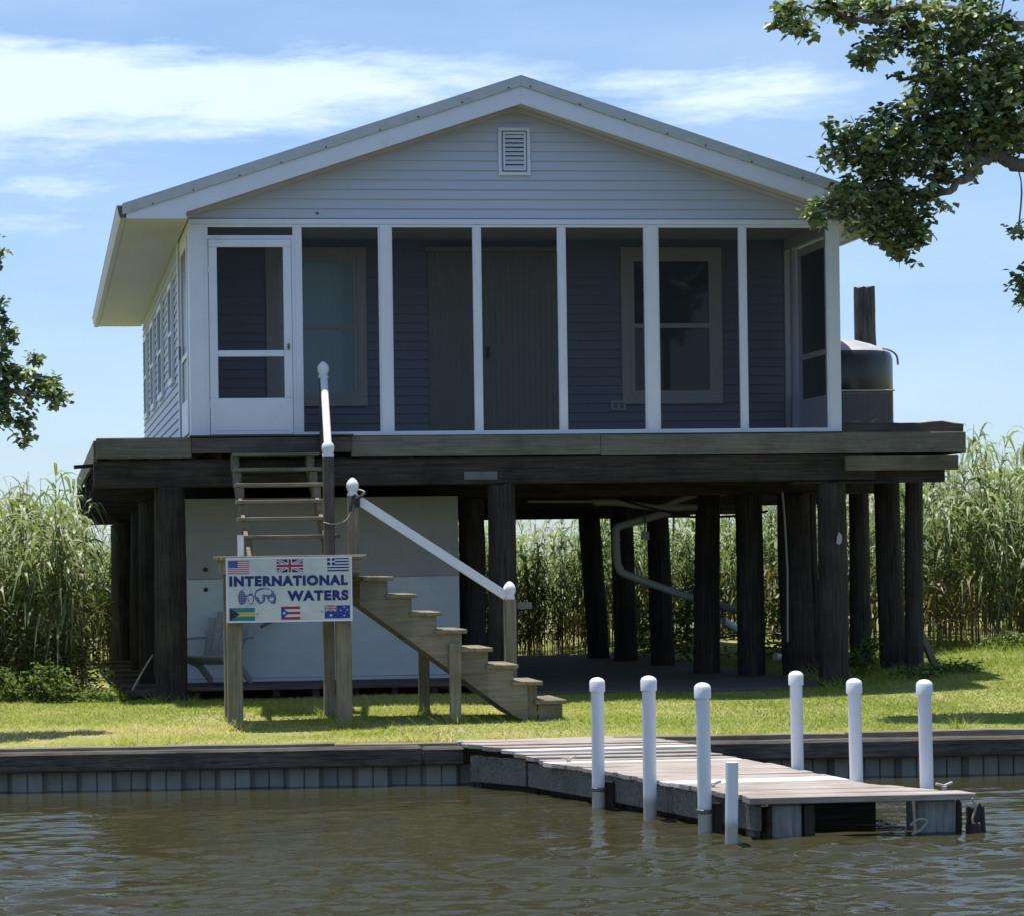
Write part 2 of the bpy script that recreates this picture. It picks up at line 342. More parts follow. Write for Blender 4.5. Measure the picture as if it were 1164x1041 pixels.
# gable vent
vt = MB(); vx0, vx1, vz0, vz1 = 3.27, 3.61, 5.92, 6.42
for a in ((vx0, vx1, vz0, vz0 + .035), (vx0, vx1, vz1 - .035, vz1), (vx0, vx0 + .035, vz0 + .035, vz1 - .035), (vx1 - .035, vx1, vz0 + .035, vz1 - .035)):
    vt.box(a[0], a[1], -.045, .0, a[2], a[3])
vent = vt.build('gable_vent', white_trim, H, .004)
v2 = MB(); i0, i1 = vx0 + .05, vx1 - .05
for a in ((i0, i1, vz0 + .05, vz0 + .068), (i0, i1, vz1 - .068, vz1 - .05), (i0, i0 + .018, vz0 + .07, vz1 - .07), (i1 - .018, i1, vz0 + .07, vz1 - .07)): v2.box(a[0], a[1], -.055, -.018, a[2], a[3])
for k in range(8):
    z = vz0 + .075 + k * .0455
    v2.add([(i0 + .018, -.05, z), (i1 - .018, -.05, z), (i1 - .018, -.02, z + .034), (i0 + .018, -.02, z + .034), (i0 + .018, -.044, z - .004), (i1 - .018, -.044, z - .004), (i1 - .018, -.014, z + .03), (i0 + .018, -.014, z + .03)],
           [(0, 1, 2, 3), (7, 6, 5, 4), (0, 4, 5, 1), (2, 6, 7, 3)])
v2.build('louvre', white_trim, vent)
MB().box(i0, i1, -.0165, -.0155, vz0 + .05, vz1 - .05).build('backing', flat('dark_void', (.03, .03, .035)), vent)
# roof
rf = MB(); ex = 4.13
for s_ in (-1, 1):
    a = RX; b_ = RX + s_ * ex
    rf.prism([(a, 6.88), (b_, rooft(b_)), (b_, rooft(b_) - .035), (a, 6.845)], 'y', YR0, YR1)
roof = rf.build('roof', roof_m, H)
rt = MB()
for s_ in (-1, 1):
    a = RX + s_ * .0015; b_ = RX + s_ * (ex + .01)
    rt.prism([(a, 6.895), (b_, rooft(b_) + .015), (b_, rooft(b_) - .09), (a, 6.79)], 'y', YR0 - .02, YR0 - .002)
    rt.prism([(a, 6.902), (b_, rooft(b_) + .022), (b_, rooft(b_) + .0165), (a, 6.896)], 'y', YR0 - .02, YR0 + .12)
trim = rt.build('roof_edge_trim', rooftrim_m, roof)
for s_ in (-1, 1):
    for k in range(9):
        sc_ = MB(); x = RX + s_ * (.12 + k * .47 + random.uniform(-.05, .05)); z = rooft(x) - .075 + random.uniform(-.01, .01)
        sc_.tube([(x, YR0 - .03, z), (x, YR0 - .0195, z)], .009, 8)
        sc_.build('screw', flat('rusty_screw', (.04, .03, .025)), trim)
fa = MB()
for s_ in (-1, 1):
    a = RX + s_ * .001; e1 = RX + s_ * 3.49; b_ = RX + s_ * 4.10
    fa.prism([(a, 6.79), (b_, 6.79 - SL * 4.10), (b_, 5.415), (e1 + s_ * .0, 5.415), (e1, 6.61 - SL * 3.49), (a, 6.61)], 'y', YR0, YR0 + .03)
fa.build('rake_fascia', white_trim, roof)
# rake soffit and its small mouldings
so = MB()
for s_ in (-1, 1):
    e1 = RX + s_ * 3.49
    so.prism([(RX, 6.66), (e1, 6.66 - SL * 3.49), (e1, 6.645 - SL * 3.49), (RX, 6.645)], 'y', YR0 + .031, -.016)
    so.prism([(RX, 6.643), (e1, 6.643 - SL * 3.49), (e1, 6.60 - SL * 3.49), (RX, 6.60)], 'y', -.045, -.016)
so.build('rake_soffit', soffit_m, roof)
for s_ in (-1, 1):
    ro = MB(); xe = RX + s_ * 4.10; xi = 0 if s_ < 0 else W1
    lo, hi = min(xe, xi - s_ * .0), max(xe, xi)
    ro.box(lo + (0 if s_ < 0 else .016), hi - (.016 if s_ < 0 else 0), YR0 + .031, YR1, 5.43, 5.442)
    ro.box(lo, hi, YR1 - .03, YR1, 5.443, 5.6)
    ro.build('eave_soffit', soffit_m, roof)
for s_ in (-1, 1):
    gt_ = MB(); xe = RX + s_ * 4.105
    pr = [(xe, 5.42), (xe + s_ * .055, 5.42), (xe + s_ * .075, 5.47), (xe + s_ * .085, 5.545), (xe + s_ * .092, 5.55), (xe + s_ * .092, 5.558), (xe, 5.558)]
    gt_.prism(pr, 'y', YR0 + .06, YR1)
    gut = gt_.build('eave_gutter', soffit_m, roof); ge = MB()
    ge.prism([(xe + s_ * .002, 5.43), (xe + s_ * .058, 5.43), (xe + s_ * .084, 5.54), (xe + s_ * .002, 5.552)], 'y', YR0 + .05, YR0 + .0595)
    ge.build('gutter_end', gutterend_m, gut)
# back gable wall
MB().prism([(0.01, DZ), (W1 - .01, DZ), (W1 - .01, 5.6), (RX, 6.70), (.01, 5.6)], 'y', 9.9, 9.98).build('rear_wall', siding_m, H)
# side walls
PY = 1.5
for s_, x, nm in ((-1, 0., 'left'), (1, W1, 'right')):
    mb = MB(); siding(mb, PY + .13, 10., DZ, 5.43, .101, 'l' if s_ < 0 else 'r', x)
    mb.box(min(x, x - s_ * .1) + (.003 if s_ < 0 else 0), max(x, x - s_ * .1) - (0 if s_ < 0 else .003), PY + .13, 9.89, DZ, 5.43)
    sw = mb.build('side_wall', siding_m, H)
    for y0, y1, z0, z1 in ((2.35, 3.05, 3.95, 5.12), (4.5, 5.4, 3.95, 5.12), (6.5, 7.3, 3.95, 5.12), (8.4, 9.2, 3.95, 5.12)):
        f_ = MB(); xo = x + s_ * .05; xi = x + s_ * .013
        for a in ((y0, y1, z0, z0 + .07), (y0, y1, z1 - .07, z1), (y0, y0 + .07, z0 + .07, z1 - .07), (y1 - .07, y1, z0 + .07, z1 - .07), (y0 + .07, y1 - .07, (z0 + z1) / 2 - .02, (z0 + z1) / 2 + .02)):
            f_.box(min(xo, xi), max(xo, xi), a[0], a[1], a[2], a[3])
        wn_ = f_.build('side_window', white_trim, sw)
        MB().box(min(x + s_ * .016, x + s_ * .02), max(x + s_ * .016, x + s_ * .02), y0 + .07, y1 - .07, z0 + .07, z1 - .07).build('pane', glass_m, wn_)
    # corner trim where the siding starts
    MB().box(min(x + s_ * .022, x - s_ * .08), max(x + s_ * .022, x - s_ * .08), PY - .02, PY + .128, DZ, 5.43).build('corner_trim', white_trim, H, .003)
# porch floor / ceiling / back wall
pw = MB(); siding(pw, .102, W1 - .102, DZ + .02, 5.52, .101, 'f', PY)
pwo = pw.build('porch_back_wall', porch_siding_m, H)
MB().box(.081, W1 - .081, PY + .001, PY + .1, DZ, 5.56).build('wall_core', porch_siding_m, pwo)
MB().box(.004, W1 - .004, .092, PY - .001, 5.461, 5.50).build('porch_ceiling', siding_m, H)
# porch windows in the back wall
def porch_window(x0, x1, z0, z1, blind):
    yf = PY - .055; fr = MB(); t_ = .105
    for a in ((x0, x1, z0, z0 + t_), (x0, x1, z1 - t_, z1), (x0, x0 + t_, z0 + t_, z1 - t_), (x1 - t_, x1, z0 + t_, z1 - t_)): fr.box(a[0], a[1], yf, PY - .013, a[2], a[3])
    fo = fr.build('porch_window', trim_dull, pwo, .004)
    i0, i1, j0, j1 = x0 + t_, x1 - t_, z0 + t_, z1 - t_; zm = (j0 + j1) / 2
    sh = MB()
    for a in ((i0, i1, j0, j0 + .045), (i0, i1, j1 - .05, j1), (i0, i0 + .045, j0 + .045, j1 - .05), (i1 - .045, i1, j0 + .045, j1 - .05), (i0 + .045, i1 - .045, zm - .025, zm + .025)): sh.box(a[0], a[1], PY - .045, PY - .017, a[2], a[3])
    sh.build('sash', trim_dull, pwo)
    MB().box(i0 + .045, i1 - .045, PY - .0305, PY - .0285, j0 + .045, j1 - .05).build('window_glass', blind, pwo)
blindglass, t, p = mat('sky_tinted_blind_glass', (.13, .20, .22), .12, 0, .6)  # streaked blind, paled by a sky reflection put into the pane colour
n_ = noise(t, (9, 1, .2), 4, 3); LK(t, ramp(t, n_, [(.3, (.36, .55, .64)), (.7, (.42, .62, .70))]), p.inputs['Base Color'])
treeglass, t, p = mat('tree_reflecting_glass', (.02, .03, .03), .05, 0, .5)
porch_window(.95, 2.07, 3.61, 5.37, blindglass); porch_window(4.96, 6.12, 3.61, 5.37, treeglass)
# accordion shutter over the main door
sh = MB(); x = 2.77
while x < 4.30:
    sh.prism([(x, PY - .03), (x + .032, PY - .055), (x + .064, PY - .03), (x + .064, PY - .024), (x, PY - .024)], 'z', DZ + .03, 5.32); x += .064
sho = sh.build('door_shutter', shutter_m, pwo)
MB().box(2.74, 4.34, PY - .085, PY - .014, 5.325, 5.37).build('track', shutter_m, sho)
MB().box(3.415, 3.44, PY - .09, PY - .058, 4.12, 4.26).build('handle', black_m, sho)
ob = MB(); ob.box(4.83, 5.0, PY - .05, PY - .014, 3.54, 3.65); outl = ob.build('outlet_box', trim_dull, pwo, .004)
MB().box(4.855, 4.905, PY - .054, PY - .0505, 3.56, 3.63).box(4.925, 4.975, PY - .054, PY - .0505, 3.56, 3.63).build('outlet', flat('outlet_grey', (.25, .26, .28)), outl)
# porch frame (front)
def post(x0, x1, y0=-.03, y1=.06, z0=DZ + .002, z1=5.40, name='porch_post', par=None):
    return MB().box(x0, x1, y0, y1, z0, z1).build(name, white_trim, par or H, .004)
TOP = 5.405
MB().box(-.0, W1 + .01, -.035, .075, TOP, 5.458).build('porch_header', white_trim, H, .004)
post(.0, .16, -.033, .085, z1=TOP - .002)
post(2.00, 2.115, -.033, .085, z1=TOP - .002)
post(4.835, 4.965, -.033, .085, z1=TOP - .002)
post(6.82, W1 + .01, -.033, .085, z1=TOP - .002)
for a, b_ in ((1.105, 1.165), (3.0, 3.06), (3.905, 3.965), (5.865, 5.92)): post(a, b_, -.025, .03, z1=TOP - .002, name='mullion')
sc = .028
for a, b_ in ((1.165, 2.00), (2.115, 3.0), (3.06, 3.905), (3.965, 4.835), (4.965, 5.865), (5.92, 6.82)):
    f_ = MB(); y0, y1 = -.028, .02
    f_.box(a, b_, y0, y1, DZ + .003, DZ + .045).box(a, b_, y0, y1, TOP - .03, TOP - .002)
    f_.box(a, a + .016, y0 + .006, y1, DZ + .045, TOP - .03).box(b_ - .016, b_, y0 + .006, y1, DZ + .045, TOP - .03)
    fo = f_.build('screen_frame', white_trim, H, .002)
    MB().add([(a + .016, -.002, DZ + .045), (b_ - .016, -.002, DZ + .045), (b_ - .016, -.002, TOP - .03), (a + .016, -.002, TOP - .03)], [(0, 1, 2, 3)]).build('screen_mesh', scr_m, fo)
# transom and screen door
f_ = MB().box(.16, 1.105, -.028, .02, 5.25, 5.29).box(.16, 1.105, -.028, .02, TOP - .03, TOP - .002).box(.16, .20, -.028, .02, DZ + .003, 5.25).box(1.07, 1.105, -.028, .02, DZ + .003, 5.25).box(.16, .20, -.028, .02, 5.29, TOP - .03).box(1.085, 1.105, -.028, .02, 5.29, TOP - .03)
fo = f_.build('door_frame', white_trim, H, .002)
MB().add([(.20, -.002, 5.29), (1.085, -.002, 5.29), (1.085, -.002, TOP - .03), (.20, -.002, TOP - .03)], [(0, 1, 2, 3)]).build('screen_mesh', scr_m, fo)
dr = MB(); y0, y1 = -.048, -.012; a, b_ = .205, 1.065
dr.box(a, b_, y0, y1, DZ + .02, 3.60); dr.box(a, b_, y0, y1, 5.165, 5.245); dr.box(a, a + .085, y0, y1, 3.601, 5.164); dr.box(b_ - .085, b_, y0, y1, 3.601, 5.164); dr.box(a + .086, b_ - .086, y0, y1, 4.03, 4.095)
door = dr.build('screen_door', white_trim, H, .005)
MB().box(a + .05, b_ - .05, y0 - .004, y0 - .0005, DZ + .06, DZ + .36).build('kick_plate', white_trim, door, .003)
MB().add([(a + .085, -.03, 3.6), (b_ - .085, -.03, 3.6), (b_ - .085, -.03, 4.03), (a + .085, -.03, 4.03), (a + .085, -.03, 4.095), (b_ - .085, -.03, 4.095), (b_ - .085, -.03, 5.165), (a + .085, -.03, 5.165)], [(0, 1, 2, 3), (4, 5, 6, 7)]).build('screen_mesh', scr_m, door)
MB().box(b_ - .05, b_ - .03, y0 - .03, y0 - .001, 4.10, 4.16).build('latch', steel_m, door)
for z in (3.5, 4.9): MB().tube([(a - .004, y0 - .004, z), (a - .004, y0 - .004, z + .07)], .007, 8).build('hinge', white_trim, door)
# porch side openings with a screen door in each
sideglass = mat('dark_storm_glass', (.03, .034, .045), .3, 0, .4)[0]
for s_, x in ((-1, 0.), (1, W1)):
    xa, xb = sorted((x, x - s_ * .08))
    f_ = MB().box(xa, xb, .087, PY - .022, 5.33, 5.458).box(xa, xb, .087, PY - .022, DZ + .002, DZ + .04).box(xa, xb, .087, .17, DZ + .041, 5.329).box(xa, xb, 1.24, 1.30, DZ + .041, 5.329)
    fo = f_.build('side_opening_frame', white_trim, H, .003)
    xm = x - s_ * .03
    MB().add([(xm, 1.30, DZ + .04), (xm, PY - .02, DZ + .04), (xm, PY - .02, 5.33), (xm, 1.30, 5.33)], [(0, 1, 2, 3)]).build('screen_mesh', scr_m, fo)
    d_ = MB(); xa, xb = sorted((x + s_ * .012, x - s_ * .022)); a, b_ = .19, 1.22
    d_.box(xa, xb, a, b_, DZ + .05, 3.62).box(xa, xb, a, b_, 5.22, 5.31).box(xa, xb, a, a + .09, 3.621, 5.219).box(xa, xb, b_ - .09, b_, 3.621, 5.219).box(xa, xb, a + .091, b_ - .091, 4.06, 4.12)
    sd = d_.build('side_screen_door', white_trim, H, .003)
    xm = x - s_ * .006
    MB().add([(xm, a + .09, 3.62), (xm, b_ - .09, 3.62), (xm, b_ - .09, 5.22), (xm, a + .09, 5.22)], [(0, 1, 2, 3)]).build('door_glass', sideglass, sd)
    xh = x + s_ * .03
    MB().tube([(xh, b_ - .05, 4.1), (xh, b_ - .05, 4.25)], .012, 8).build('door_handle', steel_m, sd)

# deck and its timbers
dk = MB(); y = -.085; k = 0
while y < 10.3:
    w_ = .142; e0 = -.97 + random.uniform(-.006, .006); dk.box(e0, 8.26 + random.uniform(-.01, .01), y, y + w_ - .006, 3.158, 3.196); y += w_
deck = dk.build('deck_boards', deckwood('x'), H)
MB().box(-.985, -.003, -.125, -.087, 2.985, 3.19).build('fascia_board', deckwood('x'), H, .004)
MB().box(-.0, 1.655, -.150, -.090, 3.03, 3.186).build('fascia_board', brownwood('x'), H, .004)
MB().box(1.658, 4.3, -.125, -.088, 2.98, 3.192).build('fascia_board', deckwood('x'), H, .004)
MB().box(4.304, 8.28, -.125, -.087, 2.97, 3.184).build('fascia_board', deckwood('x'), H, .004)
MB().box(-.02, 1.68, -.165, .0, 3.197, 3.212).build('sill_plate', flat('dark_sill', (.06, .05, .045)), H)
MB().box(-.01, W1 + .02, -.10, -.036, 3.1965, 3.2).build('sill_plate', flat('dark_sill', (.06, .05, .045)), H)
# left edge board along the side
MB().box(-1.01, -.974, -.08, 10.3, 2.96, 3.17).build('edge_board', deckwood('y'), H, .003)
MB().box(8.262, 8.30, -.08, 10.3, 2.96, 3.155).build('edge_board', deckwood('y'), H, .003)
MB().bar((-1.20, .5, 2.93), (-.95, .6, 2.95), .03, .04).build('bolt', darkwood('x'), H)
jn = MB()
for k in range(23):
    x = -.9 + k * .41
    if x < 8.2: jn.box(x, x + .05, .16, 10.25, 2.95, 3.155)
jn.build('floor_joists', darkwood('y'), H)
MB().box(-1.01, 7.3, -.08, .14, 2.69, 2.97).build('beam', darkwood('x'), H, .012)
MB().box(6.4, 7.55, -.03, .13, 2.655, 2.687).build('beam', darkwood('x'), H, .01)
MB().box(6.95, 8.19, -.14, -.085, 2.785, 2.935).build('beam', wood('light_ledger', (.10, .085, .06), (.19, .165, .115), 'x'), H, .004)
MB().box(7.32, 8.1, .0, .13, 2.66, 2.94).build('beam', darkwood('x'), H, .01)
for y, z0, z1, xx in ((2.0, 2.60, 2.945, (-.98, 8.2)), (4.5, 2.53, 2.945, (-1.0, 8.3)), (7.2, 2.47, 2.945, (-1.02, 8.2)), (9.8, 2.47, 2.945, (-1.02, 8.2))):
    MB().box(xx[0], xx[1], y, y + .16, z0, z1).build('beam', darkwood('x'), H, .01)
pl = MB().box(2.85, 3.2, -.088, -.081, 2.735, 2.82); pl.build('steel_plate', steel_m, H)
MB().tube([(.5, -.09, 2.86), (.5, -.079, 2.86)], .035, 12).build('bolt', darkwood('x'), H)
MB().tube([(3.32, -.09, 2.83), (3.32, -.079, 2.83)], .03, 12).build('bolt', darkwood('x'), H)
# raised plank deck beside the house
ud = MB(); y = .22
while y < 3.6:
    x1_ = 8.40 + random.uniform(-.05, .03); n_ = 12; V = []
    for i in range(n_ + 1):
        x = 6.99 + (x1_ - 6.99) * i / n_; zz = 3.318 + random.uniform(-.012, .012) - (.03 if i == n_ else 0)
        V += [(x, y, 3.201), (x, y + .17, 3.201), (x, y + .17, zz), (x, y + random.uniform(0, .01), zz + random.uniform(-.006, .006))]
    fs = [(0, 1, 2, 3), tuple(4 * n_ + q_ for q_ in (3, 2, 1, 0))] + [(4 * i + q_, 4 * i + (q_ + 1) % 4, 4 * i + 4 + (q_ + 1) % 4, 4 * i + 4 + q_) for i in range(n_) for q_ in range(4)]
    ud.add(V, fs); y += .178
ud.build('raised_planks', brownwood('x'), H, .008)
# piles
def pile(x, y, zt, w_, lean=(0, 0), seed=0, zb=None, n=22, name='pile', par=None, m_=None, taper=.06):
    rs = np.random.default_rng(seed); zb = float(gz(x, y)) - .15 if zb is None else zb
    L_ = zt - zb; rings = max(8, int(L_ / .09)); V = []; 
    ph = rs.uniform(0, 6.28, 5); am = rs.uniform(.2, 1, 5)
    crack = rs.uniform(0, 6.28, 3)
    for i in range(rings + 1):
        t_ = i / rings; r0 = w_ / 2 * (1 + taper * (.5 - t_))
        bx = .012 * math.sin(3 * t_ + ph[0]); cx = x + lean[0] * (t_ - .0) + bx; cy = y + lean[1] * t_
        for k in range(n):
            a = 2 * math.pi * k / n
            r_ = r0 * (1 + .03 * am[1] * math.sin(2 * a + ph[1] + t_ * 2) + .025 * am[2] * math.sin(3 * a + ph[2] - 3 * t_) + .02 * math.sin(7 * a + ph[3] + t_ * 5) * am[3] + rs.normal() * .008)
            for cr_ in crack:
                d = abs((a - cr_ - .3 * t_ + math.pi) % (2 * math.pi) - math.pi)
                if d < .15: r_ *= .93
            V.append((cx + r_ * math.cos(a), cy + r_ * math.sin(a), zb + L_ * t_ + (rs.normal() * .01 if i == rings else 0)))
    mb = MB(); fs = [(i * n + k, i * n + (k + 1) % n, (i + 1) * n + (k + 1) % n, (i + 1) * n + k) for i in range(rings) for k in range(n)]
    fs.append(tuple(range(rings * n, (rings + 1) * n))); mb.add(V, fs); mb.smooth = True
    return mb.build(name, m_ or darkwood('z'), par or H)
PILES = [(-.25, .06, 2.69, .335, (.02, 0)), (3.26, .06, 2.69, .32, (.0, 0)), (6.86, .05, 2.66, .315, (-.02, 0)),
         (-.33, 2.08, 2.60, .27, (0, 0)), (-.31, 4.58, 2.53, .30, (.0, 0)), (-.36, 7.28, 2.47, .30, (-.06, 0)), (-.40, 9.88, 2.47, .3, (0, 0)),
         (3.33, 2.08, 2.60, .30, (0, 0)), (3.22, 4.58, 2.53, .30, (0, 0)),
         (6.12, 7.28, 2.47, .30, (-.10, 0)), (6.27, 6.35, 2.94, .31, (-.08, 0)), (6.40, 5.0, 2.94, .29, (-.10, 0)), (6.38, 4.58, 2.53, .02, (0, 0)),
         (6.36, 3.0, 2.94, .30, (.05, 0)), (6.70, 2.35, 2.94, .31, (-.03, 0)), (6.93, 2.85, 2.94, .16, (0, 0)), (7.17, 2.08, 2.60, .39, (-.03, 0)), (7.42, 2.35, 2.94, .18, (0, 0)),
         (8.05, 2.40, 2.94, .24, (-.03, 0)), (8.02, 1.35, 2.94, .28, (-.04, 0)), (8.04, .75, 2.94, .20, (0, 0))]
PO = []
for i, (x, y, zt, w_, ln) in enumerate(PILES):
    if w_ < .1: continue
    PO.append(pile(x, y, zt, w_, ln, i + 3))
# pale patch and cable on piles
MB().add([(6.84, -.118, 2.02), (6.87, -.12, 2.0), (6.90, -.118, 2.03), (6.905, -.117, 2.10), (6.87, -.119, 2.14), (6.85, -.118, 2.09)], [(0, 1, 2, 3, 4, 5)]).build('pale_patch', flat('pale_lichen', (.35, .36, .36)), PO[2])
MB().tube([(6.93, 1.86, 2.62), (6.95, 1.85, 2.3), (6.97, 1.84, 1.7), (6.96, 1.84, .9)], .012, 8).build('white_cable', pvcpipe_m, H)
# drain pipes under the floor
def smoothpath(pts, n=6):
    P_ = [Vector(p_) for p_ in pts]; P_ = [P_[0]] + P_ + [P_[-1]]; o = []
    for i in range(1, len(P_) - 2):
        for k in range(n):
            t_ = k / n; a, b_, c_, d = P_[i - 1:i + 3]
            o.append(.5 * ((2 * b_) + (c_ - a) * t_ + (2 * a - 5 * b_ + 4 * c_ - d) * t_ ** 2 + (3 * b_ - a - 3 * c_ + d) * t_ ** 3))
    o.append(P_[-2]); return o
MB().tube([(4.2, 3, 2.575), (5.15, 3, 2.565)], .018, 10).build('water_pipe', pvcpipe_m, H)
dp = MB().tube(smoothpath([(5.0, 3.0, 2.56), (5.3, 3, 2.55), (5.75, 3, 2.49), (6.27, 3, 2.485)]), .042, 12); dp.tube([(6.31, 3, 2.42), (6.31, 3, 2.62)], .05, 12)
dp.tube(smoothpath([(5.85, 3, 2.5), (6.2, 3.0, 2.62), (6.6, 3, 2.65), (6.9, 3, 2.70)]), .035, 12); dp.build('drain_pipe', pvcpipe_m, H)
dp = MB().tube(smoothpath([(5.95, 3.1, 2.43), (5.40, 3.1, 2.285), (5.31, 3.1, 2.25), (5.29, 3.1, 2.18), (5.30, 3.1, 1.86), (5.33, 3.1, 1.76), (5.42, 3.1, 1.685), (6.06, 3.1, 1.45), (6.65, 3.1, 1.27), (7.1, 3.2, 1.15)]), .047, 14); 
for z in (2.1,): dp.tube([(5.295, 3.1, z), (5.295, 3.1, z + .02)], .053, 14)
dp.build('drain_pipe', pvcpipe_m, H)
MB().tube([(6.75, 3.6, 1.1), (7.15, 3.9, .9)], .05, 10).build('drain_pipe', white_trim, H)
MB().tube([(7.6, 4.2, .62), (8.1, 4.4, .5)], .05, 10).build('drain_pipe', white_trim, H)
MB().tube(smoothpath([(4.9, 2.6, 2.72), (5.3, 2.6, 2.55), (5.8, 2.6, 2.42), (6.1, 2.6, 2.36), (6.7, 2.6, 2.37), (7.0, 2.6, 2.42)]), .014, 8).build('electric_cable', black_m, H)
MB().box(5.57, 5.66, 2.95, 3.0, 2.10, 2.2).build('junction_box', pvcpipe_m, H, .004); MB().tube([(5.62, 3, 2.1), (5.62, 3, 2.6)], .01, 8).build('conduit', black_m, H)

# ---------------------------------------------------------------- storage room under the house, platform, slab
ST = thing('storage_enclosure', (1.5, 1.9, .5), 'panelled storage room under the house, dull grey above and pale blue grey below', 'storage room')
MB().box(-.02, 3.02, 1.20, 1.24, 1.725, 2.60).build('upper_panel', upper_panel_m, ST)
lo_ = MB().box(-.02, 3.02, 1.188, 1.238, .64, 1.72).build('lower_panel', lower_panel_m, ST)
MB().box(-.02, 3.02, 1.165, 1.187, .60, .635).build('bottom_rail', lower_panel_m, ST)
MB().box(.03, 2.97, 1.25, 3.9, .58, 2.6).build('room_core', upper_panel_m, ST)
bh = MB()
for x, z in ((.22, 1.83), (.22, 1.61), (.22, .66)): bh.tube([(x, 1.18, z), (x, 1.199, z)], .025, 12)
bh.build('bolt_hole', black_m, ST)
PF = thing('timber_platform', (1.2, .6, .45), 'low dark timber platform on sleepers in front of the storage room', 'platform')
pb = MB(); y = .17
while y < 1.1:
    pb.box(-.1, 3.1, y, y + .135, .565, .60); y += .142
pb.build('plank', brownwood('x'), PF, .003)
sl = MB()
for x in np.arange(-.0, 3.1, .42): sl.box(x, x + .07, .2, 1.1, .40, .563)
sl.build('sleeper', darkwood('y'), PF)
SP = thing('plank_steps', (-.6, 2.6, .45), 'stack of weathered planks lying beside the left row of piles', 'planks')
for k in range(7):
    y = .55 + k * .95; MB().box(-.62 - random.uniform(0, .18), -.12, y, y + .38, .50 + .01 * k, .55 + .01 * k).build('plank', brownwood('x'), SP, .004)
for y in (.8, 3.0, 5.5): MB().box(-.55, -.2, y, y + .08, .38, .498).build('sleeper', darkwood('x'), SP)
stk = MB().tube([(-.62, .6, .56), (-.5, .8, .75), (-.38, .95, .92)], [.014, .012, .009], 8).build('stick', wood('pale_stick', (.3, .26, .18), (.45, .4, .3), 'x'))
tag(stk, 'pale stick leaning on the planks beside the leftmost front pile', 'stick')
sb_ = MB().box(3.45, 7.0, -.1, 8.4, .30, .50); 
slab = sb_.build('patio_slab', slab_m, None, .01); tag(slab, 'dark brown slab on the ground under the open right half of the house', 'patio slab')
lean = MB().bar((.80, 1.0, 1.20), (1.14, 1.13, 1.36), .035, .03).bar((1.14, 1.13, 1.36), (1.9, 1.13, 1.60), .03, .03).build('paddle', weathered('x'))
tag(lean, 'thin weathered wooden paddle leaning on the storage wall behind the sign', 'paddle')

# adirondack chair, local coords: faces -Y, then turned
CH = thing('garden_chair', (.27, .62, .60), 'faded grey slatted garden chair on the platform behind the sign post', 'chair')
CH.rotation_euler = (0, 0, R(-30)); CH.scale = (.9, .9, .88); CH['_w'] = [0, 0, 0]
s_ = MB()
for k in range(6):
    y = -.30 + k * .085; z = .37 - k * .022; s_.box(-.26, .26, y, y + .072, z - .02, z)
s_.build('seat', chair_m, CH, .004)
for k in range(5):
    xb = (k - 2) * .098; xt = (k - 2) * .118; h_ = .90 - abs(k - 2) ** 2 * .025
    MB().add([(xb - .042, .14, .28), (xb + .042, .14, .28), (xt + .052, .42, h_), (xt - .052, .42, h_), (xb - .042, .162, .28), (xb + .042, .162, .28), (xt + .052, .442, h_), (xt - .052, .442, h_)],
             [(0, 1, 2, 3), (7, 6, 5, 4), (0, 4, 5, 1), (1, 5, 6, 2), (2, 6, 7, 3), (3, 7, 4, 0)]).build('back_slat', chair_m, CH, .004)
MB().box(-.28, .28, .30, .33, .60, .66).box(-.25, .25, .18, .21, .34, .40).build('back_rail', chair_m, CH)
for sx_ in (-1, 1):
    MB().prism([(-.40, .55), (.30, .55), (.34, .575), (-.40, .575)], 'x', sx_ * .31 - .06, sx_ * .31 + .06).build('armrest', chair_m, CH, .005)
    MB().prism([(-.34, 0), (-.25, 0), (-.22, .3), (-.22, .53), (-.34, .53)], 'x', sx_ * .285 - .014, sx_ * .285 + .014).build('leg', chair_m, CH, .003)
    MB().prism([(-.32, .30), (-.32, .38), (.1, .30), (.46, .06), (.46, 0), (.38, 0), (.05, .21)], 'x', sx_ * .262 - .012, sx_ * .262 + .0095).build('leg', chair_m, CH, .003)

# ---------------------------------------------------------------- staircase
SC = thing('staircase', (.75, -2.2, .40), 'weathered wooden stairs with a landing and one turn, rising to the porch deck', 'stairs')
LZ = 1.965
lb = MB(); y = -2.78
for k in range(6):
    lb.box(.07 + random.uniform(-.012, .012), 1.40 + random.uniform(-.015, .015), y, y + .143, LZ - .036, LZ); y += .149
land = lb.build('landing', weathered('x'), SC, .004)
MB().box(.11, 1.36, -2.772, -2.735, 1.80, LZ - .038).build('landing_rim', weathered('x'), land, .003)
MB().box(.11, 1.36, -1.945, -1.91, 1.80, LZ - .038).build('landing_rim', weathered('x'), land, .003)
MB().box(.112, .147, -2.734, -1.946, 1.80, LZ - .038).box(1.322, 1.358, -2.734, -1.946, 1.80, LZ - .038).build('landing_rim', weathered('y'), land, .003)
for x0, x1, y0, y1 in ((.125, .26, -2.734, -2.60), (1.135, 1.27, -2.734, -2.60), (.15, .26, -2.06, -1.95), (1.10, 1.20, -2.06, -1.95)):
    MB().box(x0, x1, y0, y1, .25, LZ - .038).build('landing_post', weathered('z'), SC, .006)
UT = [(3.02, -.33, .40, 1.30), (2.86, -.58, .39, 1.29), (2.695, -.85, .38, 1.29), (2.52, -1.12, .37, 1.285), (2.345, -1.38, .36, 1.28), (2.165, -1.63, .34, 1.33)]
for z, y, a, b_ in UT:
    mb = MB().box(a, b_, y, y + .125, z - .036, z).box(a + .004, b_ - .006, y + .132, y + .255, z - .036, z - .001)
    mb.build('tread', weathered('x'), SC, .004)
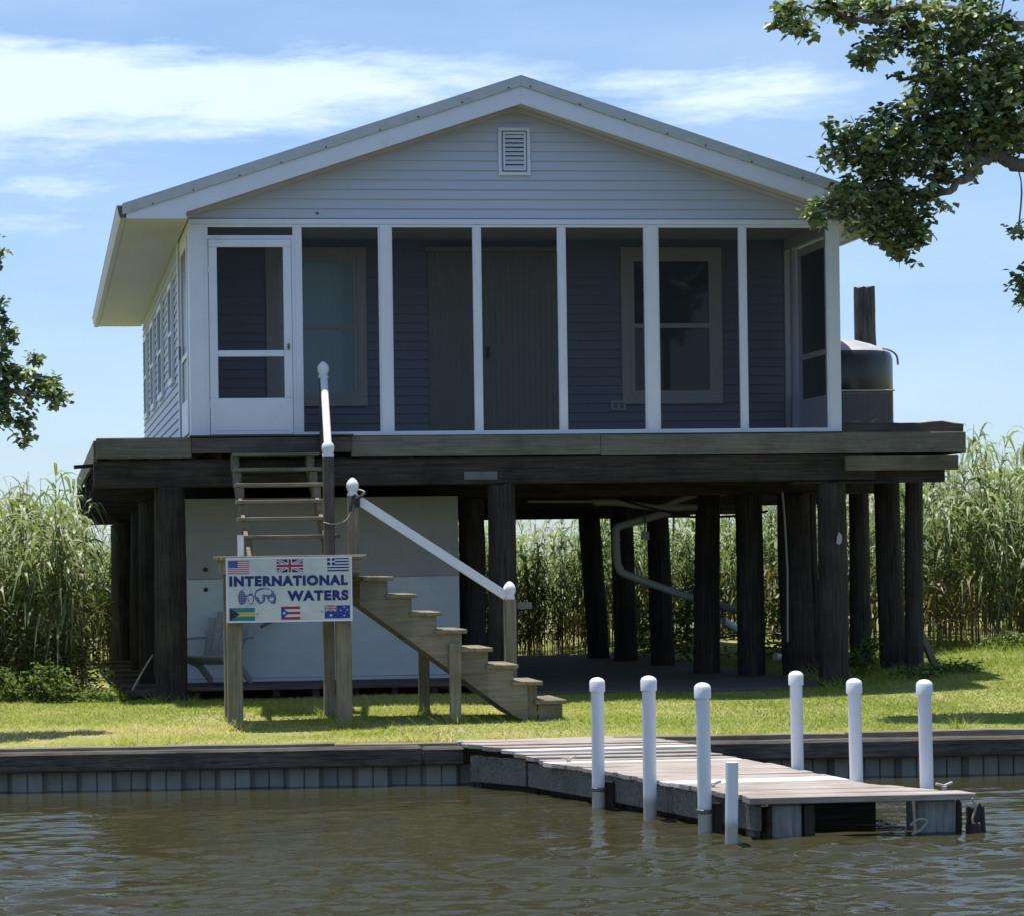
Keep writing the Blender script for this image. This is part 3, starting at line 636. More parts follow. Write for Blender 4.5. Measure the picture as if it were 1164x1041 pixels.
for x in (.425, 1.20):
    mb = MB(); pts = []
    mb.bar((x, -.16, 2.90), (x, -1.86, 1.83), .038, .15); mb.build('stringer', weathered('y'), SC)
    for z, y, a, b_ in UT: MB().box(x - .03 + (.0), x + .045, y + .03, y + .2, z - .175, z - .037).build('riser_block', weathered('z'), SC)
# lower flight
LT = [(1.76, 1.38, 1.68), (1.595, 1.595, 1.895), (1.425, 1.82, 2.12), (1.26, 2.05, 2.36), (1.085, 2.285, 2.60), (.925, 2.53, 2.84), (.765, 2.77, 3.07)]
for i, (z, a, b_) in enumerate(LT):
    j = random.uniform(-.01, .01); a += .01
    mb = MB().box(a, a + .14, -2.67 + j, -1.96, z - .04, z).box(a + .146, b_, -2.68 + j, -1.95, z - .04, z - .002); mb.build('tread', weathered('y'), SC, .006)
def notched(y0, y1):
    pts = [(1.365, 1.72)]
    for i, (z, a, b_) in enumerate(LT):
        a2 = LT[i + 1][1] if i + 1 < len(LT) else b_ - .02
        if i > 0: pts.append((a + .03, z - .042))
        else: pts.append((a + .03, z - .042))
        pts.append((a2 + .03, z - .042))
    pts += [(pts[-1][0], .62), (2.98, .41), (2.80, .41), (1.365, 1.52)]
    return pts
for y in (-2.64, -2.02):
    mb = MB(); P_ = notched(0, 0); 
    # split the saw-tooth outline in quads: step polygons above a straight lower edge
    lowl = lambda x: 1.50 + (x - 1.365) * (.40 - 1.50) / (2.86 - 1.365)
    for i, (z, a, b_) in enumerate(LT):
        a0 = a + .03 if i else 1.365; a1 = (LT[i + 1][1] + .03) if i + 1 < len(LT) else 2.93
        mb.prism([(a0, z - .042), (a1, z - .042), (a1, max(.38, lowl(a1))), (a0, max(.38, lowl(a0)))], 'y', y, y + .04)
    mb.build('stringer', weathered('x'), SC)
for (x, y) in ((2.02, -2.02 + .045), (2.19, -2.69)): MB().box(x, x + .105, y, y + .045, .30, 1.2 if y > -2.5 else 1.13).build('support_post', weathered('z'), SC, .004)
MB().box(2.935, 3.03, -2.6, -2.53, .30, .72).build('support_post', weathered('z'), SC, .004)
MB().box(3.0, 3.30, -2.66, -1.97, .545, .585).build('tread', weathered('y'), SC, .006)
MB().box(3.04, 3.27, -2.60, -2.0, .36, .543).build('step_block', weathered('x'), SC, .005)
# newels, caps and rails
def cap(x, y, z, s=1.0, par=None):
    MB().lathe((x, y, z), [(.052 * s, 0), (.054 * s, .02), (.045 * s, .028), (.045 * s, .045), (.055 * s, .06), (.061 * s, .09), (.057 * s, .12), (.042 * s, .145), (.025 * s, .162), (.008 * s, .172)], 18).build('post_cap', pvc_m, par)
def newel(x, y, z0, z1, w_=.09, m_=None, c=True):
    o = MB().box(x - w_ / 2, x + w_ / 2, y - w_ / 2, y + w_ / 2, z0, z1).build('newel_post', m_ or weathered('z'), SC, .006)
    if c: cap(x, y, z1, 1, o)
    return o
newel(1.365, -.20, 3.0, 3.79, .085, brownwood('z'))
n2 = newel(1.19, -1.85, 1.80, 2.90, .10, brownwood('z'), False)
MB().lathe((1.19, -1.85, 2.90), [(.055, 0), (.057, .03), (.05, .04), (.058, .06), (.062, .09), (.055, .12), (.04, .14)], 18).build('post_cap', pvc_m, n2)
MB().tube([(1.19, -1.85, 3.0), (1.365, -.24, 3.82)], .038, 14).build('handrail', pvc_m, SC)
newel(1.415, -1.90, 1.75, 2.53, .095)
newel(2.93, -1.90, .40, 1.515, .105)
MB().bar((1.45, -1.90, 2.50), (2.89, -1.90, 1.55), .05, .085).build('handrail', pvc_m, SC)
MB().box(3.0, 3.14, -1.93, -1.87, 1.42, 1.48).build('rail_bracket', steel_m, SC)
st = MB().tube(smoothpath([(1.40, -1.96, 2.43), (1.44, -1.97, 2.5), (1.50, -1.94, 2.53), (1.53, -1.90, 2.56), (1.47, -1.86, 2.58), (1.42, -1.95, 2.52), (1.38, -1.97, 2.38)]), .016, 8); st.box(1.405, 1.475, -1.97, -1.95, 2.42, 2.52); st.build('black_strap', black_m, SC)
MB().tube(smoothpath([(1.42, -1.97, 2.45), (1.34, -1.98, 2.3), (1.22, -1.97, 2.26), (1.13, -1.9, 2.28)]), .005, 6).build('wire', rope_m, SC)
pp = MB().tube([(.305, -2.2, LZ), (.305, -2.2, LZ + .20)], .03, 14).build('pvc_pipe', pvc_m, None); tag(pp, 'short white upright pipe stub standing on the stair landing above the sign', 'pipe')

# ---------------------------------------------------------------- sign
SG = thing('sign', (.68, -2.83, 1.36), 'white INTERNATIONAL WATERS sign with six small flags, fixed to the stair landing', 'sign')
X0, X1, Z0, Z1 = .115, 1.262, 1.365, 1.945; YS = -2.83
sgm = simple('stained_white_sign_paint', (.64, .64, .61), .5, var=.12, sc=5, grime=(.33, .33, .29), gamt=.5, gthr=.50)
MB().box(X0, X1, YS, YS + .05, Z0, Z1).build('board', sgm, SG, .004)
fr = MB().box(X0 - .006, X1 + .006, YS - .004, YS - .001, Z1 - .008, Z1 + .006).box(X0 - .006, X1 + .006, YS - .004, YS - .001, Z0 - .006, Z0 + .008).box(X0 - .006, X0 + .008, YS - .004, YS - .001, Z0 + .008, Z1 - .008).box(X1 - .008, X1 + .006, YS - .004, YS - .001, Z0 + .008, Z1 - .008)
fr.build('edging', white_trim, SG)
for x0_, x1_ in ((.10, .33), (.37, .62), (.65, .9), (.93, 1.17), (1.2, 1.39)): MB().box(x0_, x1_, -2.80, -2.774, 1.925, 1.952).build('edge_strip', weathered('x'), SG, .003)
BLUE = flat('sign_blue', (.007, .022, .14)); NAVY = flat('flag_navy', (.012, .02, .13)); RED = flat('flag_red', (.34, .02, .035)); WHT = flat('flag_white', (.66, .65, .66)); TEAL = flat('flag_teal', (.015, .20, .22))
YEL = flat('flag_yellow', (.55, .42, .10)); BLK = flat('flag_black', (.015, .015, .015)); ROY = flat('flag_royal_blue', (.01, .04, .28)); FUSA = flat('faded_blue', (.04, .06, .25)); RFD = flat('faded_red', (.42, .08, .09))
def sp(px_, py_):   # sign zoom px -> metres on the board (board spans 105..1095 x 105..597)
    return X0 + (px_ - 105) / 990 * (X1 - X0), Z1 - (py_ - 103) / 493 * (Z1 - Z0)
class Art:
    """flat layers; each layer 0.4 mm in front of the one before"""
    def __init__(s, name): s.layers = {}; s.n = 0; s.name = name
    def poly(s, pts, m_, lay=None):
        s.n += 1; lay = s.n if lay is None else lay
        yy = YS - .0008 - .00035 * lay
        mb = s.layers.setdefault(m_.name, (MB(), m_))[0]
        mb.add([(*((lambda q_: (q_[0], yy, q_[1]))(sp(*p_))),) for p_ in pts], [tuple(range(len(pts)))])
    def rect(s, x0, y0, x1, y1, m_, lay=None): s.poly([(x0, y0), (x0, y1), (x1, y1), (x1, y0)], m_, lay)
    def build(s):
        V = []; F = []; mats = []; me = bpy.data.meshes.new(s.name)
        fm = []
        for mb, m_ in s.layers.values():
            n0 = len(V); V += mb.v; F += [tuple(i + n0 for i in f_) for f_ in mb.f]; fm += [len(mats)] * len(mb.f); mats.append(m_)
        me.from_pydata(V, [], F); [me.materials.append(m_) for m_ in mats]; me.polygons.foreach_set('material_index', fm); me.update()
        o = bpy.data.objects.new(s.name, me); col.objects.link(o); o.parent = SG; o.location = tuple(-c for c in SG['_w']); return o
def star(a, cx, cy, r, m_, lay, n=5):
    pts = []
    for k in range(2 * n):
        rr = r if k % 2 == 0 else r * .45; an = -math.pi / 2 + math.pi * k / n; pts.append((cx + rr * math.cos(an), cy + rr * math.sin(an)))
    a.poly(pts, m_, lay)
def usflag():
    a = Art('flag'); x0, y0, x1, y1 = 118, 121, 285, 224; h = (y1 - y0) / 13
    a.rect(x0, y0, x1, y1, WHT, 1)
    for k in range(0, 13, 2): a.rect(x0, y0 + k * h, x1, y0 + (k + 1) * h, RFD, 2)
    a.rect(x0, y0, x0 + 76, y0 + h * 7, FUSA, 3)
    for r_ in range(5):
        for c_ in range(6): a.rect(x0 + 7 + c_ * 12, y0 + 6 + r_ * 10, x0 + 9.5 + c_ * 12, y0 + 8.5 + r_ * 10, WHT, 4)
    a.build()
def clipband(x0, y0, x1, y1, p, q_, wd):
    """band of width wd along p->q clipped to rect: Sutherland-Hodgman"""
    dx, dy = q_[0] - p[0], q_[1] - p[1]; L_ = math.hypot(dx, dy); nx_, ny_ = -dy / L_ * wd / 2, dx / L_ * wd / 2
    e = 1.2; ax, ay = p[0] - dx * .1, p[1] - dy * .1; bx, by = q_[0] + dx * .1, q_[1] + dy * .1
    poly = [(ax + nx_, ay + ny_), (bx + nx_, by + ny_), (bx - nx_, by - ny_), (ax - nx_, ay - ny_)]
    for f_, g_ in (((lambda P: P[0] - x0), 0), ((lambda P: x1 - P[0]), 0), ((lambda P: P[1] - y0), 0), ((lambda P: y1 - P[1]), 0)):
        o = []
        for i in range(len(poly)):
            A, B = poly[i - 1], poly[i]; fa_, fb = f_(A), f_(B)
            if (fa_ >= 0) != (fb >= 0): t_ = fa_ / (fa_ - fb); o.append((A[0] + (B[0] - A[0]) * t_, A[1] + (B[1] - A[1]) * t_))
            if fb >= 0: o.append(B)
        poly = o
    return poly
def union(a, x0, y0, x1, y1, base=1, field=NAVY, red=RED):
    w_, h = x1 - x0, y1 - y0; cx, cy = (x0 + x1) / 2, (y0 + y1) / 2
    a.rect(x0, y0, x1, y1, field, base)
    for p_, q_ in (((x0, y0), (x1, y1)), ((x0, y1), (x1, y0))): a.poly(clipband(x0, y0, x1, y1, p_, q_, h * .22), WHT, base + 1 + (p_[1] > cy) * .2)
    for p_, q_ in (((x0, y0), (x1, y1)), ((x0, y1), (x1, y0))): a.poly(clipband(x0, y0, x1, y1, p_, q_, h * .075), red, base + 2 + (p_[1] > cy) * .2)
    a.rect(cx - w_ * .085, y0, cx + w_ * .085, y1, WHT, base + 3); a.rect(x0, cy - h * .17, x1, cy + h * .17, WHT, base + 3.2)
    a.rect(cx - w_ * .05, y0, cx + w_ * .05, y1, red, base + 4); a.rect(x0, cy - h * .10, x1, cy + h * .10, red, base + 4.2)
usflag()
a = Art('flag'); union(a, 502, 115, 711, 216); a.build()
a = Art('flag'); x0, y0, x1, y1 = 904, 108, 1075, 213; h = (y1 - y0) / 9; a.rect(x0, y0, x1, y1, WHT, 1)
for k in range(0, 9, 2): a.rect(x0 + (62 if k < 5 else 0), y0 + k * h, x1, y0 + (k + 1) * h, NAVY, 2)
a.rect(x0, y0, x0 + 60, y0 + 5 * h, NAVY, 3); a.rect(x0, y0 + 2 * h, x0 + 60, y0 + 3 * h, WHT, 4); a.rect(x0 + 24, y0, x0 + 36, y0 + 5 * h, WHT, 4.3); a.build()
a = Art('flag'); x0, y0, x1, y1 = 124, 487, 326, 587; h = (y1 - y0) / 3; a.rect(x0, y0, x1, y1, TEAL, 1); a.rect(x0, y0 + h, x1, y0 + 2 * h, YEL, 2); a.poly([(x0, y0), (x0, y1), (x0 + 82, (y0 + y1) / 2)], BLK, 3); a.build()
a = Art('flag'); x0, y0, x1, y1 = 533, 482, 684, 583; h = (y1 - y0) / 5; a.rect(x0, y0, x1, y1, WHT, 1)
for k in (0, 2, 4): a.rect(x0, y0 + k * h, x1, y0 + (k + 1) * h, RED, 2)
a.poly([(x0, y0), (x0, y1), (x0 + 62, (y0 + y1) / 2)], ROY, 3); star(a, x0 + 24, (y0 + y1) / 2, 15, WHT, 4); a.build()
a = Art('flag'); x0, y0, x1, y1 = 878, 478, 1080, 579; a.rect(x0, y0, x1, y1, ROY, 1); union(a, x0, y0, x0 + 96, y0 + 48, 2, NAVY, RFD)
star(a, x0 + 50, y0 + 76, 14, WHT, 8, 7)
for sx_, sy_, r_ in ((156, 14, 8), (128, 40, 8), (180, 36, 8), (156, 80, 9), (168, 54, 4)): star(a, x0 + sx_, y0 + sy_, r_, WHT, 8, 6)
a.build()
# world map: four drooping lobes with a grid, pale continents
a = Art('world_map')
def lobe(pts, grid, m_=ROY): a.poly(pts, m_, 1)
GB = flat('map_blue', (.02, .05, .20)); LND = flat('map_land', (.56, .58, .60))
lobes = [[(192, 395), (205, 362), (226, 342), (245, 338), (290, 352), (300, 372), (280, 385), (262, 400), (258, 430), (245, 455), (215, 464), (196, 440)],
         [(262, 385), (300, 372), (320, 398), (318, 430), (305, 460), (290, 462), (272, 430)],
         [(322, 392), (335, 352), (370, 337), (400, 335), (418, 372), (415, 400), (400, 445), (370, 460), (345, 445), (330, 420)],
         [(405, 336), (440, 340), (470, 358), (492, 390), (494, 425), (486, 460), (455, 455), (430, 430), (415, 395)]]
for L_ in lobes: a.poly(L_, GB, 1)
land = [[(222, 345), (262, 340), (288, 352), (298, 370), (280, 380), (268, 392), (252, 384), (240, 362)], [(268, 398), (300, 392), (314, 410), (302, 450), (290, 458), (280, 430)],
        [(332, 385), (350, 358), (392, 345), (430, 348), (436, 385), (410, 388), (392, 380), (382, 400), (388, 425), (376, 446), (362, 425), (356, 405), (340, 402)],
        [(400, 344), (450, 348), (462, 372), (440, 390), (430, 380)], [(440, 420), (462, 405), (478, 420), (466, 436), (448, 436)]]
for i, L_ in enumerate(land): a.poly(L_, LND, 2 + i * .3)
for x in range(200, 494, 14):
    seg = clipband(192, 350, 494, 458, (x, 350), (x - 4, 458), 1.6)
    if not (256 < x < 262 or 318 < x < 324): a.poly(seg, LND, 4)
for y in range(372, 455, 17):
    for x0_, x1_ in ((196, 256), (330, 412), (424, 490)): a.rect(x0_ + (4 if y > 420 else 0), y, x1_ - (14 if y > 420 else 0), y + 1.8, LND, 4.4)
a.build()
def lettering(txt, x0, y0, x1, y1, m_):
    cu = bpy.data.curves.new('lettering', 'FONT'); cu.body = txt; cu.size = 1; cu.offset = .064; cu.space_character = 1.18; cu.extrude = .004
    o = bpy.data.objects.new('t', cu); col.objects.link(o); dg = bpy.context.evaluated_depsgraph_get(); dg.update()
    me = bpy.data.meshes.new_from_object(o.evaluated_get(dg)); bpy.data.objects.remove(o)
    n = len(me.vertices); co = np.empty(n * 3); me.vertices.foreach_get('co', co); co = co.reshape(-1, 3)
    a0, b0 = sp(x0, y1); a1, b1 = sp(x1, y0)
    mn = co.min(0); mxx = co.max(0)
    V = np.stack([a0 + (co[:, 0] - mn[0]) / (mxx[0] - mn[0]) * (a1 - a0), YS - .0012 - (co[:, 2] - mn[2]) * .1, b0 + (co[:, 1] - mn[1]) / (mxx[1] - mn[1]) * (b1 - b0)], -1)
    me.vertices.foreach_set('co', V.ravel()); me.materials.clear(); me.materials.append(m_); me.update(); me.name = 'lettering'
    o = bpy.data.objects.new('lettering', me); col.objects.link(o); o.parent = SG; o.location = tuple(-c for c in SG['_w'])
lettering('INTERNATIONAL', 126, 240, 1067, 322, BLUE); lettering('WATERS', 582, 358, 1070, 440, BLUE)
MB().tube([(sp(345, 537)[0], YS - .004, sp(345, 537)[1]), (sp(345, 537)[0], YS, sp(345, 537)[1])], .007, 8).build('screw', steel_m, SG)
MB().tube([(sp(855, 524)[0], YS - .004, sp(855, 524)[1]), (sp(855, 524)[0], YS, sp(855, 524)[1])], .007, 8).build('screw', steel_m, SG)

# ---------------------------------------------------------------- tank, air conditioner, old pile top
TK = thing('water_tank', (7.83, 2.45, 3.33), 'round black plastic tank with a domed top behind the air conditioner', 'tank')
MB().lathe((7.83, 2.45, 3.33), [(.60, 0), (.62, .04), (.62, .3), (.605, .32), (.62, .34), (.62, .84), (.60, .90), (.585, .915)], 40).build('tank_body', tank_m, TK)
MB().lathe((7.83, 2.45, 3.33), [(.584, .916), (.52, .96), (.38, 1.02), (.2, 1.075), (.1, 1.09), (.001, 1.092)], 40).build('tank_top', tanktop_m, TK)
MB().tube(smoothpath([(8.22, 2.05, 4.28), (8.3, 1.98, 4.24), (8.36, 1.98, 4.18), (8.37, 1.97, 4.08)]), .012, 6).build('rope', rope_m, TK)
AC = thing('air_conditioner', (7.48, 1.2, 3.33), 'rusty grey box air conditioner unit at the right corner of the porch', 'air conditioner')
MB().box(7.0, 7.93, 1.0, 1.6, 3.345, 3.70).build('casing', ac_m, AC, .01)
gr = MB()
for k in range(24): gr.box(7.34 + k * .024, 7.348 + k * .024, .985, .999, 3.37, 3.68)
for k in range(7): gr.box(7.33, 7.91, .978, .984, 3.375 + k * .05, 3.379 + k * .05)
gr.build('grille', ac_m, AC)
MB().box(6.99, 7.94, .985, 1.61, 3.703, 3.722).build('lid', aclight_m, AC, .003)
MB().box(7.08, 7.3, .975, .998, 3.38, 3.68).build('service_panel', simple('lighter_grey_metal', (.22, .22, .22), .6), AC, .004)
MB().tube(smoothpath([(7.05, .93, 3.36), (7.25, .92, 3.34), (7.45, .92, 3.36), (7.6, .92, 3.34), (7.7, .93, 3.39)]), .01, 6).build('loose_cable', rope_m, AC)
op = pile(8.62, 3.55, 5.16, .27, (-.04, 0), 99, zb=3.2, name='old_pile', par=None, m_=wood('split_grey_pile', (.03, .028, .028), (.20, .18, .17), 'z', b=1))
op.parent = None; op.location = (0, 0, 0); tag(op, 'split grey old timber pile rising above the black tank', 'timber pile')

# ---------------------------------------------------------------- bulkhead
BK = thing('bulkhead', (2, -4.3, 0), 'canal bulkhead of dark timber waling over grey sheet piling', 'bulkhead')
def along(x, off=0): return (x, float(yb(x)) - off)
def run(x0, x1, off0, off1, z0, z1, name, m_, bev=.012, jag=.0):
    mb = MB(); n = max(1, int((x1 - x0) / .4)); V = []; 
    for i in range(n + 1):
        x = x0 + (x1 - x0) * i / n; y = float(yb(x)); j = random.uniform(-jag, jag)
        V += [(x, y - off1, z0), (x, y - off0, z0), (x, y - off0, z1 + j), (x, y - off1, z1 + j * .6)]
    fs = [(0, 1, 2, 3), tuple(4 * n + k for k in (3, 2, 1, 0))]
    for i in range(n):
        for k in range(4): fs.append((4 * i + k, 4 * i + (k + 1) % 4, 4 * i + 4 + (k + 1) % 4, 4 * i + 4 + k))
    return mb.add(V, fs).build(name, m_, BK, bev)
run(-6.5, 1.62, .08, .25, .165, .335, 'waling', waletimber('x'), .02, .003)
run(1.63, 1.98, .08, .25, .17, .325, 'waling', waletimber('x'), .02)
run(-6.5, .9, -.02, .075, .15, .365, 'cap_board', weathered('x'), .008, .004); run(.91, 1.96, -.02, .075, .15, .352, 'cap_board', weathered('x'), .008, .004)  # pale wood paints the sunlit top edge into the cap
run(3.35, 7.0, .08, .27, .165, .33, 'waling', waletimber('x'), .02, .004); run(7.01, 14, .08, .27, .17, .345, 'waling', waletimber('x'), .02, .004)
run(3.3, 5.3, -.03, .075, .15, .372, 'cap_board', weathered('x'), .008, .008); run(5.32, 14, -.03, .075, .15, .38, 'cap_board', weathered('x'), .008, .008)  # right-hand caps carry the same painted bright top
sp_ = MB(); x = -6.5; pr = []
k = 0
while x < 14:
    off_ = .12 if k % 2 == 0 else .055
    wd = .115
    for q_ in range(2):
        pr += [(x, off_), (x + wd, off_)]; x += wd
        pr += [(x + .004, off_ - .02), (x + .012, off_ - .02)]; x += .016
    pr += [(x + .0, off_)]; x += .03
    k += 1
V = []; 
for xx, of in pr:
    y = float(yb(xx)) - of; V += [(xx, y, -1.0), (xx, y, .163)]
sp_.add(V, [(2 * i, 2 * i + 2, 2 * i + 3, 2 * i + 1) for i in range(len(pr) - 1)])
sp_.build('sheet_piling', sheet_m, BK)

# ---------------------------------------------------------------- dock
DK = thing('dock', (3.3, -6.6, 0), 'low plank dock running out from the bulkhead with grey timber sides', 'dock')
LE = [(1.93, -4.22), (1.97, -4.62), (2.34, -5.15), (2.65, -6.12), (2.89, -7.03), (3.06, -7.72), (3.2, -8.4)]; RE = [(3.45, -4.22), (3.66, -4.62), (4.04, -5.5), (4.17, -6.65), (4.31, -7.71), (4.68, -8.42)]
def interp(P_, y):
    for (xa, ya), (xb, yb_) in zip(P_, P_[1:]):
        if ya >= y >= yb_: return xa + (xb - xa) * (ya - y) / (ya - yb_)
    return P_[-1][0] if y < P_[-1][1] else P_[0][0]
y = -4.24; k = 0
while y > -8.24:
    w_ = .138; yn = y - w_; jl, jr = random.uniform(-.03, .02), random.uniform(-.02, .03); z = .275 + .088 * float(sst(-5.5, -4.6, y)) + random.uniform(-.004, .004); tl = random.uniform(-.004, .004)
    xa0, xa1, xb0, xb1 = interp(LE, y) + jl, interp(LE, yn) + jl, interp(RE, y) + jr, interp(RE, yn) + jr
    mb = MB(); g_ = .008
    mb.add([(xa1, yn + g_, z - .036), (xb1, yn + g_, z - .036), (xb0, y, z - .036), (xa0, y, z - .036), (xa1, yn + g_, z + tl), (xb1, yn + g_, z - tl), (xb0, y, z - tl), (xa0, y, z + tl)], [(0, 3, 2, 1), (4, 5, 6, 7), (0, 1, 5, 4), (1, 2, 6, 5), (2, 3, 7, 6), (3, 0, 4, 7)])
    mk = dockwood('x')
    if k in (5, 9, 21, 22): mk = wood('bleached_plank', (.50, .46, .43), (.68, .65, .62), 'x', blot=(.35, .3, .27))
    mb.build('plank', mk, DK, .004); y = yn; k += 1
MB().add([(3.17, -8.46, .232), (4.76, -8.46, .228), (4.70, -8.29, .23), (3.17, -8.29, .234), (3.17, -8.46, .280), (4.76, -8.46, .274), (4.70, -8.29, .276), (3.17, -8.29, .282)], [(0, 3, 2, 1), (4, 5, 6, 7), (0, 1, 5, 4), (1, 2, 6, 5), (2, 3, 7, 6), (3, 0, 4, 7)]).build('plank', dockwood('x'), DK, .005)
# side stringers (grey board down to the water)
def strip(P_, inx, z0, z1, name, thick=.05, m_=None):
    for (xa, ya), (xb, yb_) in zip(P_, P_[1:]):
        d = Vector((xb - xa, yb_ - ya, 0)); 
        if d.length < .1: continue
        d.normalize(); n_ = Vector((-d.y, d.x, 0)) * (1 if inx > 0 else -1)
        if n_.x * inx < 0: n_ = -n_
        a_ = Vector((xa, ya, 0)) + n_ * .035; b_ = Vector((xb, yb_, 0)) + n_ * .035 - d * .012
        c_, e_ = b_ + n_ * thick, a_ + n_ * thick
        MB().add([(q_.x, q_.y, z) for z in (z0, z1) for q_ in (a_, b_, c_, e_)], [(0, 3, 2, 1), (4, 5, 6, 7), (0, 1, 5, 4), (1, 2, 6, 5), (2, 3, 7, 6), (3, 0, 4, 7)]).build(name, m_ or greyconc('x'), DK, .006)
strip(LE[2:], 1, .04, .236, 'side_board'); strip(LE[1:3], 1, .04, .262, 'side_board'); strip(RE[1:5], -1, .045, .232, 'side_board')
strip([(x + .09, y) for x, y in LE[1:]], 1, -.6, .2, 'under_board', m_=darkwood('x'))
strip([(x - .12, y) for x, y in RE[1:5]], -1, -.6, .2, 'under_board', m_=darkwood('x'))
MB().box(3.6, 3.66, -8.2, -4.4, .10, .234).build('middle_joist', darkwood('y'), DK)
MB().box(3.25, 4.3, -7.8, -7.74, -.3, .225).build('cross_beam', darkwood('x'), DK)
# end posts
gp = wood('grey_wet_pile', (.13, .13, .125), (.30, .30, .29), 'z', b=.9)
for x0, x1, y0, y1, zt, m_ in ((3.23, 3.30, -8.30, -8.16, .222, greyconc('z')), (3.35, 3.555, -8.40, -8.20, .226, gp), (3.57, 3.64, -8.42, -8.3, .224, darkwood('z')), (4.39, 4.66, -8.36, -8.12, .224, gp), (4.675, 4.72, -8.32, -8.2, .21, darkwood('z'))):
    mb = MB(); n = 4; 
    for i in range(1): mb.box(x0, x1, y0, y1, -.8, zt)
    mb.build('end_post', m_, DK, .015)
fd = pile(4.84, -8.34, .17, .13, (-.03, 0), 71, zb=-.7, name='fender_log', par=DK); fd2 = pile(4.74, -8.46, .06, .10, (-.02, 0), 72, zb=-.6, name='fender_log', par=DK)
MB().tube(smoothpath([(4.30, -8.43, .06), (4.35, -8.44, .10), (4.41, -8.45, .09), (4.37, -8.44, .03), (4.31, -8.43, .0)]), .01, 6).build('rope', rope_m, DK)
MB().tube(smoothpath([(4.72, -8.48, .24), (4.74, -8.485, .18), (4.72, -8.48, .08), (4.77, -8.48, .0)]), .009, 6).build('rope', rope_m, DK)
for (x, y) in ((2.62, -5.55), (3.85, -4.95), (3.14, -7.72), (4.64, -8.2)):
    MB().box(x - .015, x + .015, y - .015, y + .015, .27, .30).bar((x - .06, y, .315), (x + .0, y, .300), .02, .018).bar((x, y, .3), (x + .06, y, .322), .02, .018).build('cleat', dropping_m, DK, .004)

# ---------------------------------------------------------------- white pvc mooring posts
def pvc(x, y, zt, label, capd=True, lean=0, collar=True, r=.048):
    o = thing('mooring_post', (x, y, -.8), label, 'post', 'white pipe mooring posts around the dock'); o['_w'] = [0, 0, 0]
    lx = lean
    MB().tube([(0, 0, 0), (lx, 0, zt + .8 - .045 if capd else zt + .8)], r, 24, True).build('pipe', stained, o)
    if capd: MB().lathe((lx, 0, zt + .8 - .10), [(r + .002, -.002), (r + .010, 0), (r + .010, .075), (r + .002, .09), (r * .7, .102), (r * .3, .108), (.001, .109)], 24).build('cap', pvc_m, o)
    else: MB().lathe((lx, 0, zt + .8 + .0005), [(r, 0), (r * .8, .0005), (r * .75, -.004)], 20).build('rim', white_trim, o)
    if collar: 
        MB().lathe((lx * .9, 0, .8 + .13), [(r + .003, 0), (r + .007, .004), (r + .007, .026), (r + .003, .03)], 24).build('band', steel_m, o)
        MB().box(r - .01, r + .07, -.02, .02, .78, 1.0).build('bracket', darkwood('z'), o)
    return o
pvc(2.64, -6.42, .99, 'tall white capped pipe post nearest the shore left of the dock, streaked with grime', r=.049, lean=.003)
pvc(2.82, -7.22, 1.04, 'tall white capped pipe post, second from the shore along the left side of the dock', r=.049, lean=.004, collar=False)
pvc(2.995, -8.02, 1.03, 'tall white capped post left of the dock, just behind the short uncapped one', r=.048, lean=-.01)
pvc(2.945, -8.70, .545, 'short white pipe post without a cap at the near left corner of the dock', capd=False, lean=.03, collar=False, r=.042)
pvc(4.215, -6.42, 1.01, 'tall white capped pipe post nearest the shore on the right side of the dock', lean=-.01, collar=False, r=.047)
pvc(4.30, -7.46, 1.005, 'middle white capped pipe post on the right side of the dock', lean=-.02, collar=False, r=.047)
pvc(4.60, -8.02, 1.02, 'white capped pipe post at the outer right end of the dock', lean=-.02, collar=False, r=.047)

# ---------------------------------------------------------------- vegetation materials
def leafmat(name, stops, rough=.5, trans=.35, spec=.4):
    m, t, p = mat(name, stops[0][1], rough, spec=spec)
    at = N(t, 'ShaderNodeAttribute'); at.attribute_name = 'tone'
    c = ramp(t, at.outputs['Fac'], stops); LK(t, c, p.inputs['Base Color'])
    tl = N(t, 'ShaderNodeBsdfTranslucent'); ml = N(t, 'ShaderNodeMixShader'); ml.inputs[0].default_value = trans
    c2 = mixc(t, 1.0, c, (1.0, 1.1, .55), 'MULTIPLY'); LK(t, c2, tl.inputs['Color'])
    LK(t, p.outputs[0], ml.inputs[1]); LK(t, tl.outputs[0], ml.inputs[2]); LK(t, ml.outputs[0], t.nodes['Material Output'].inputs['Surface']); return m
tree_leaf = leafmat('glossy_tree_leaf', [(0, (.07, .12, .05)), (.5, (.20, .27, .11)), (1, (.50, .55, .32))], .40, .25, .5)
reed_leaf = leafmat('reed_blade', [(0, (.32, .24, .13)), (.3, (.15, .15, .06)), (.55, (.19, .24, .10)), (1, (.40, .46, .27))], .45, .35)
weed_leaf = leafmat('weed_leaf', [(0, (.05, .075, .02)), (.5, (.11, .17, .035)), (1, (.20, .29, .06))], .6, .4)
grass_leaf = leafmat('lawn_blade', [(0, (.25, .31, .06)), (.4, (.42, .45, .11)), (.7, (.58, .54, .20)), (1, (.72, .57, .34))], .7, .45)

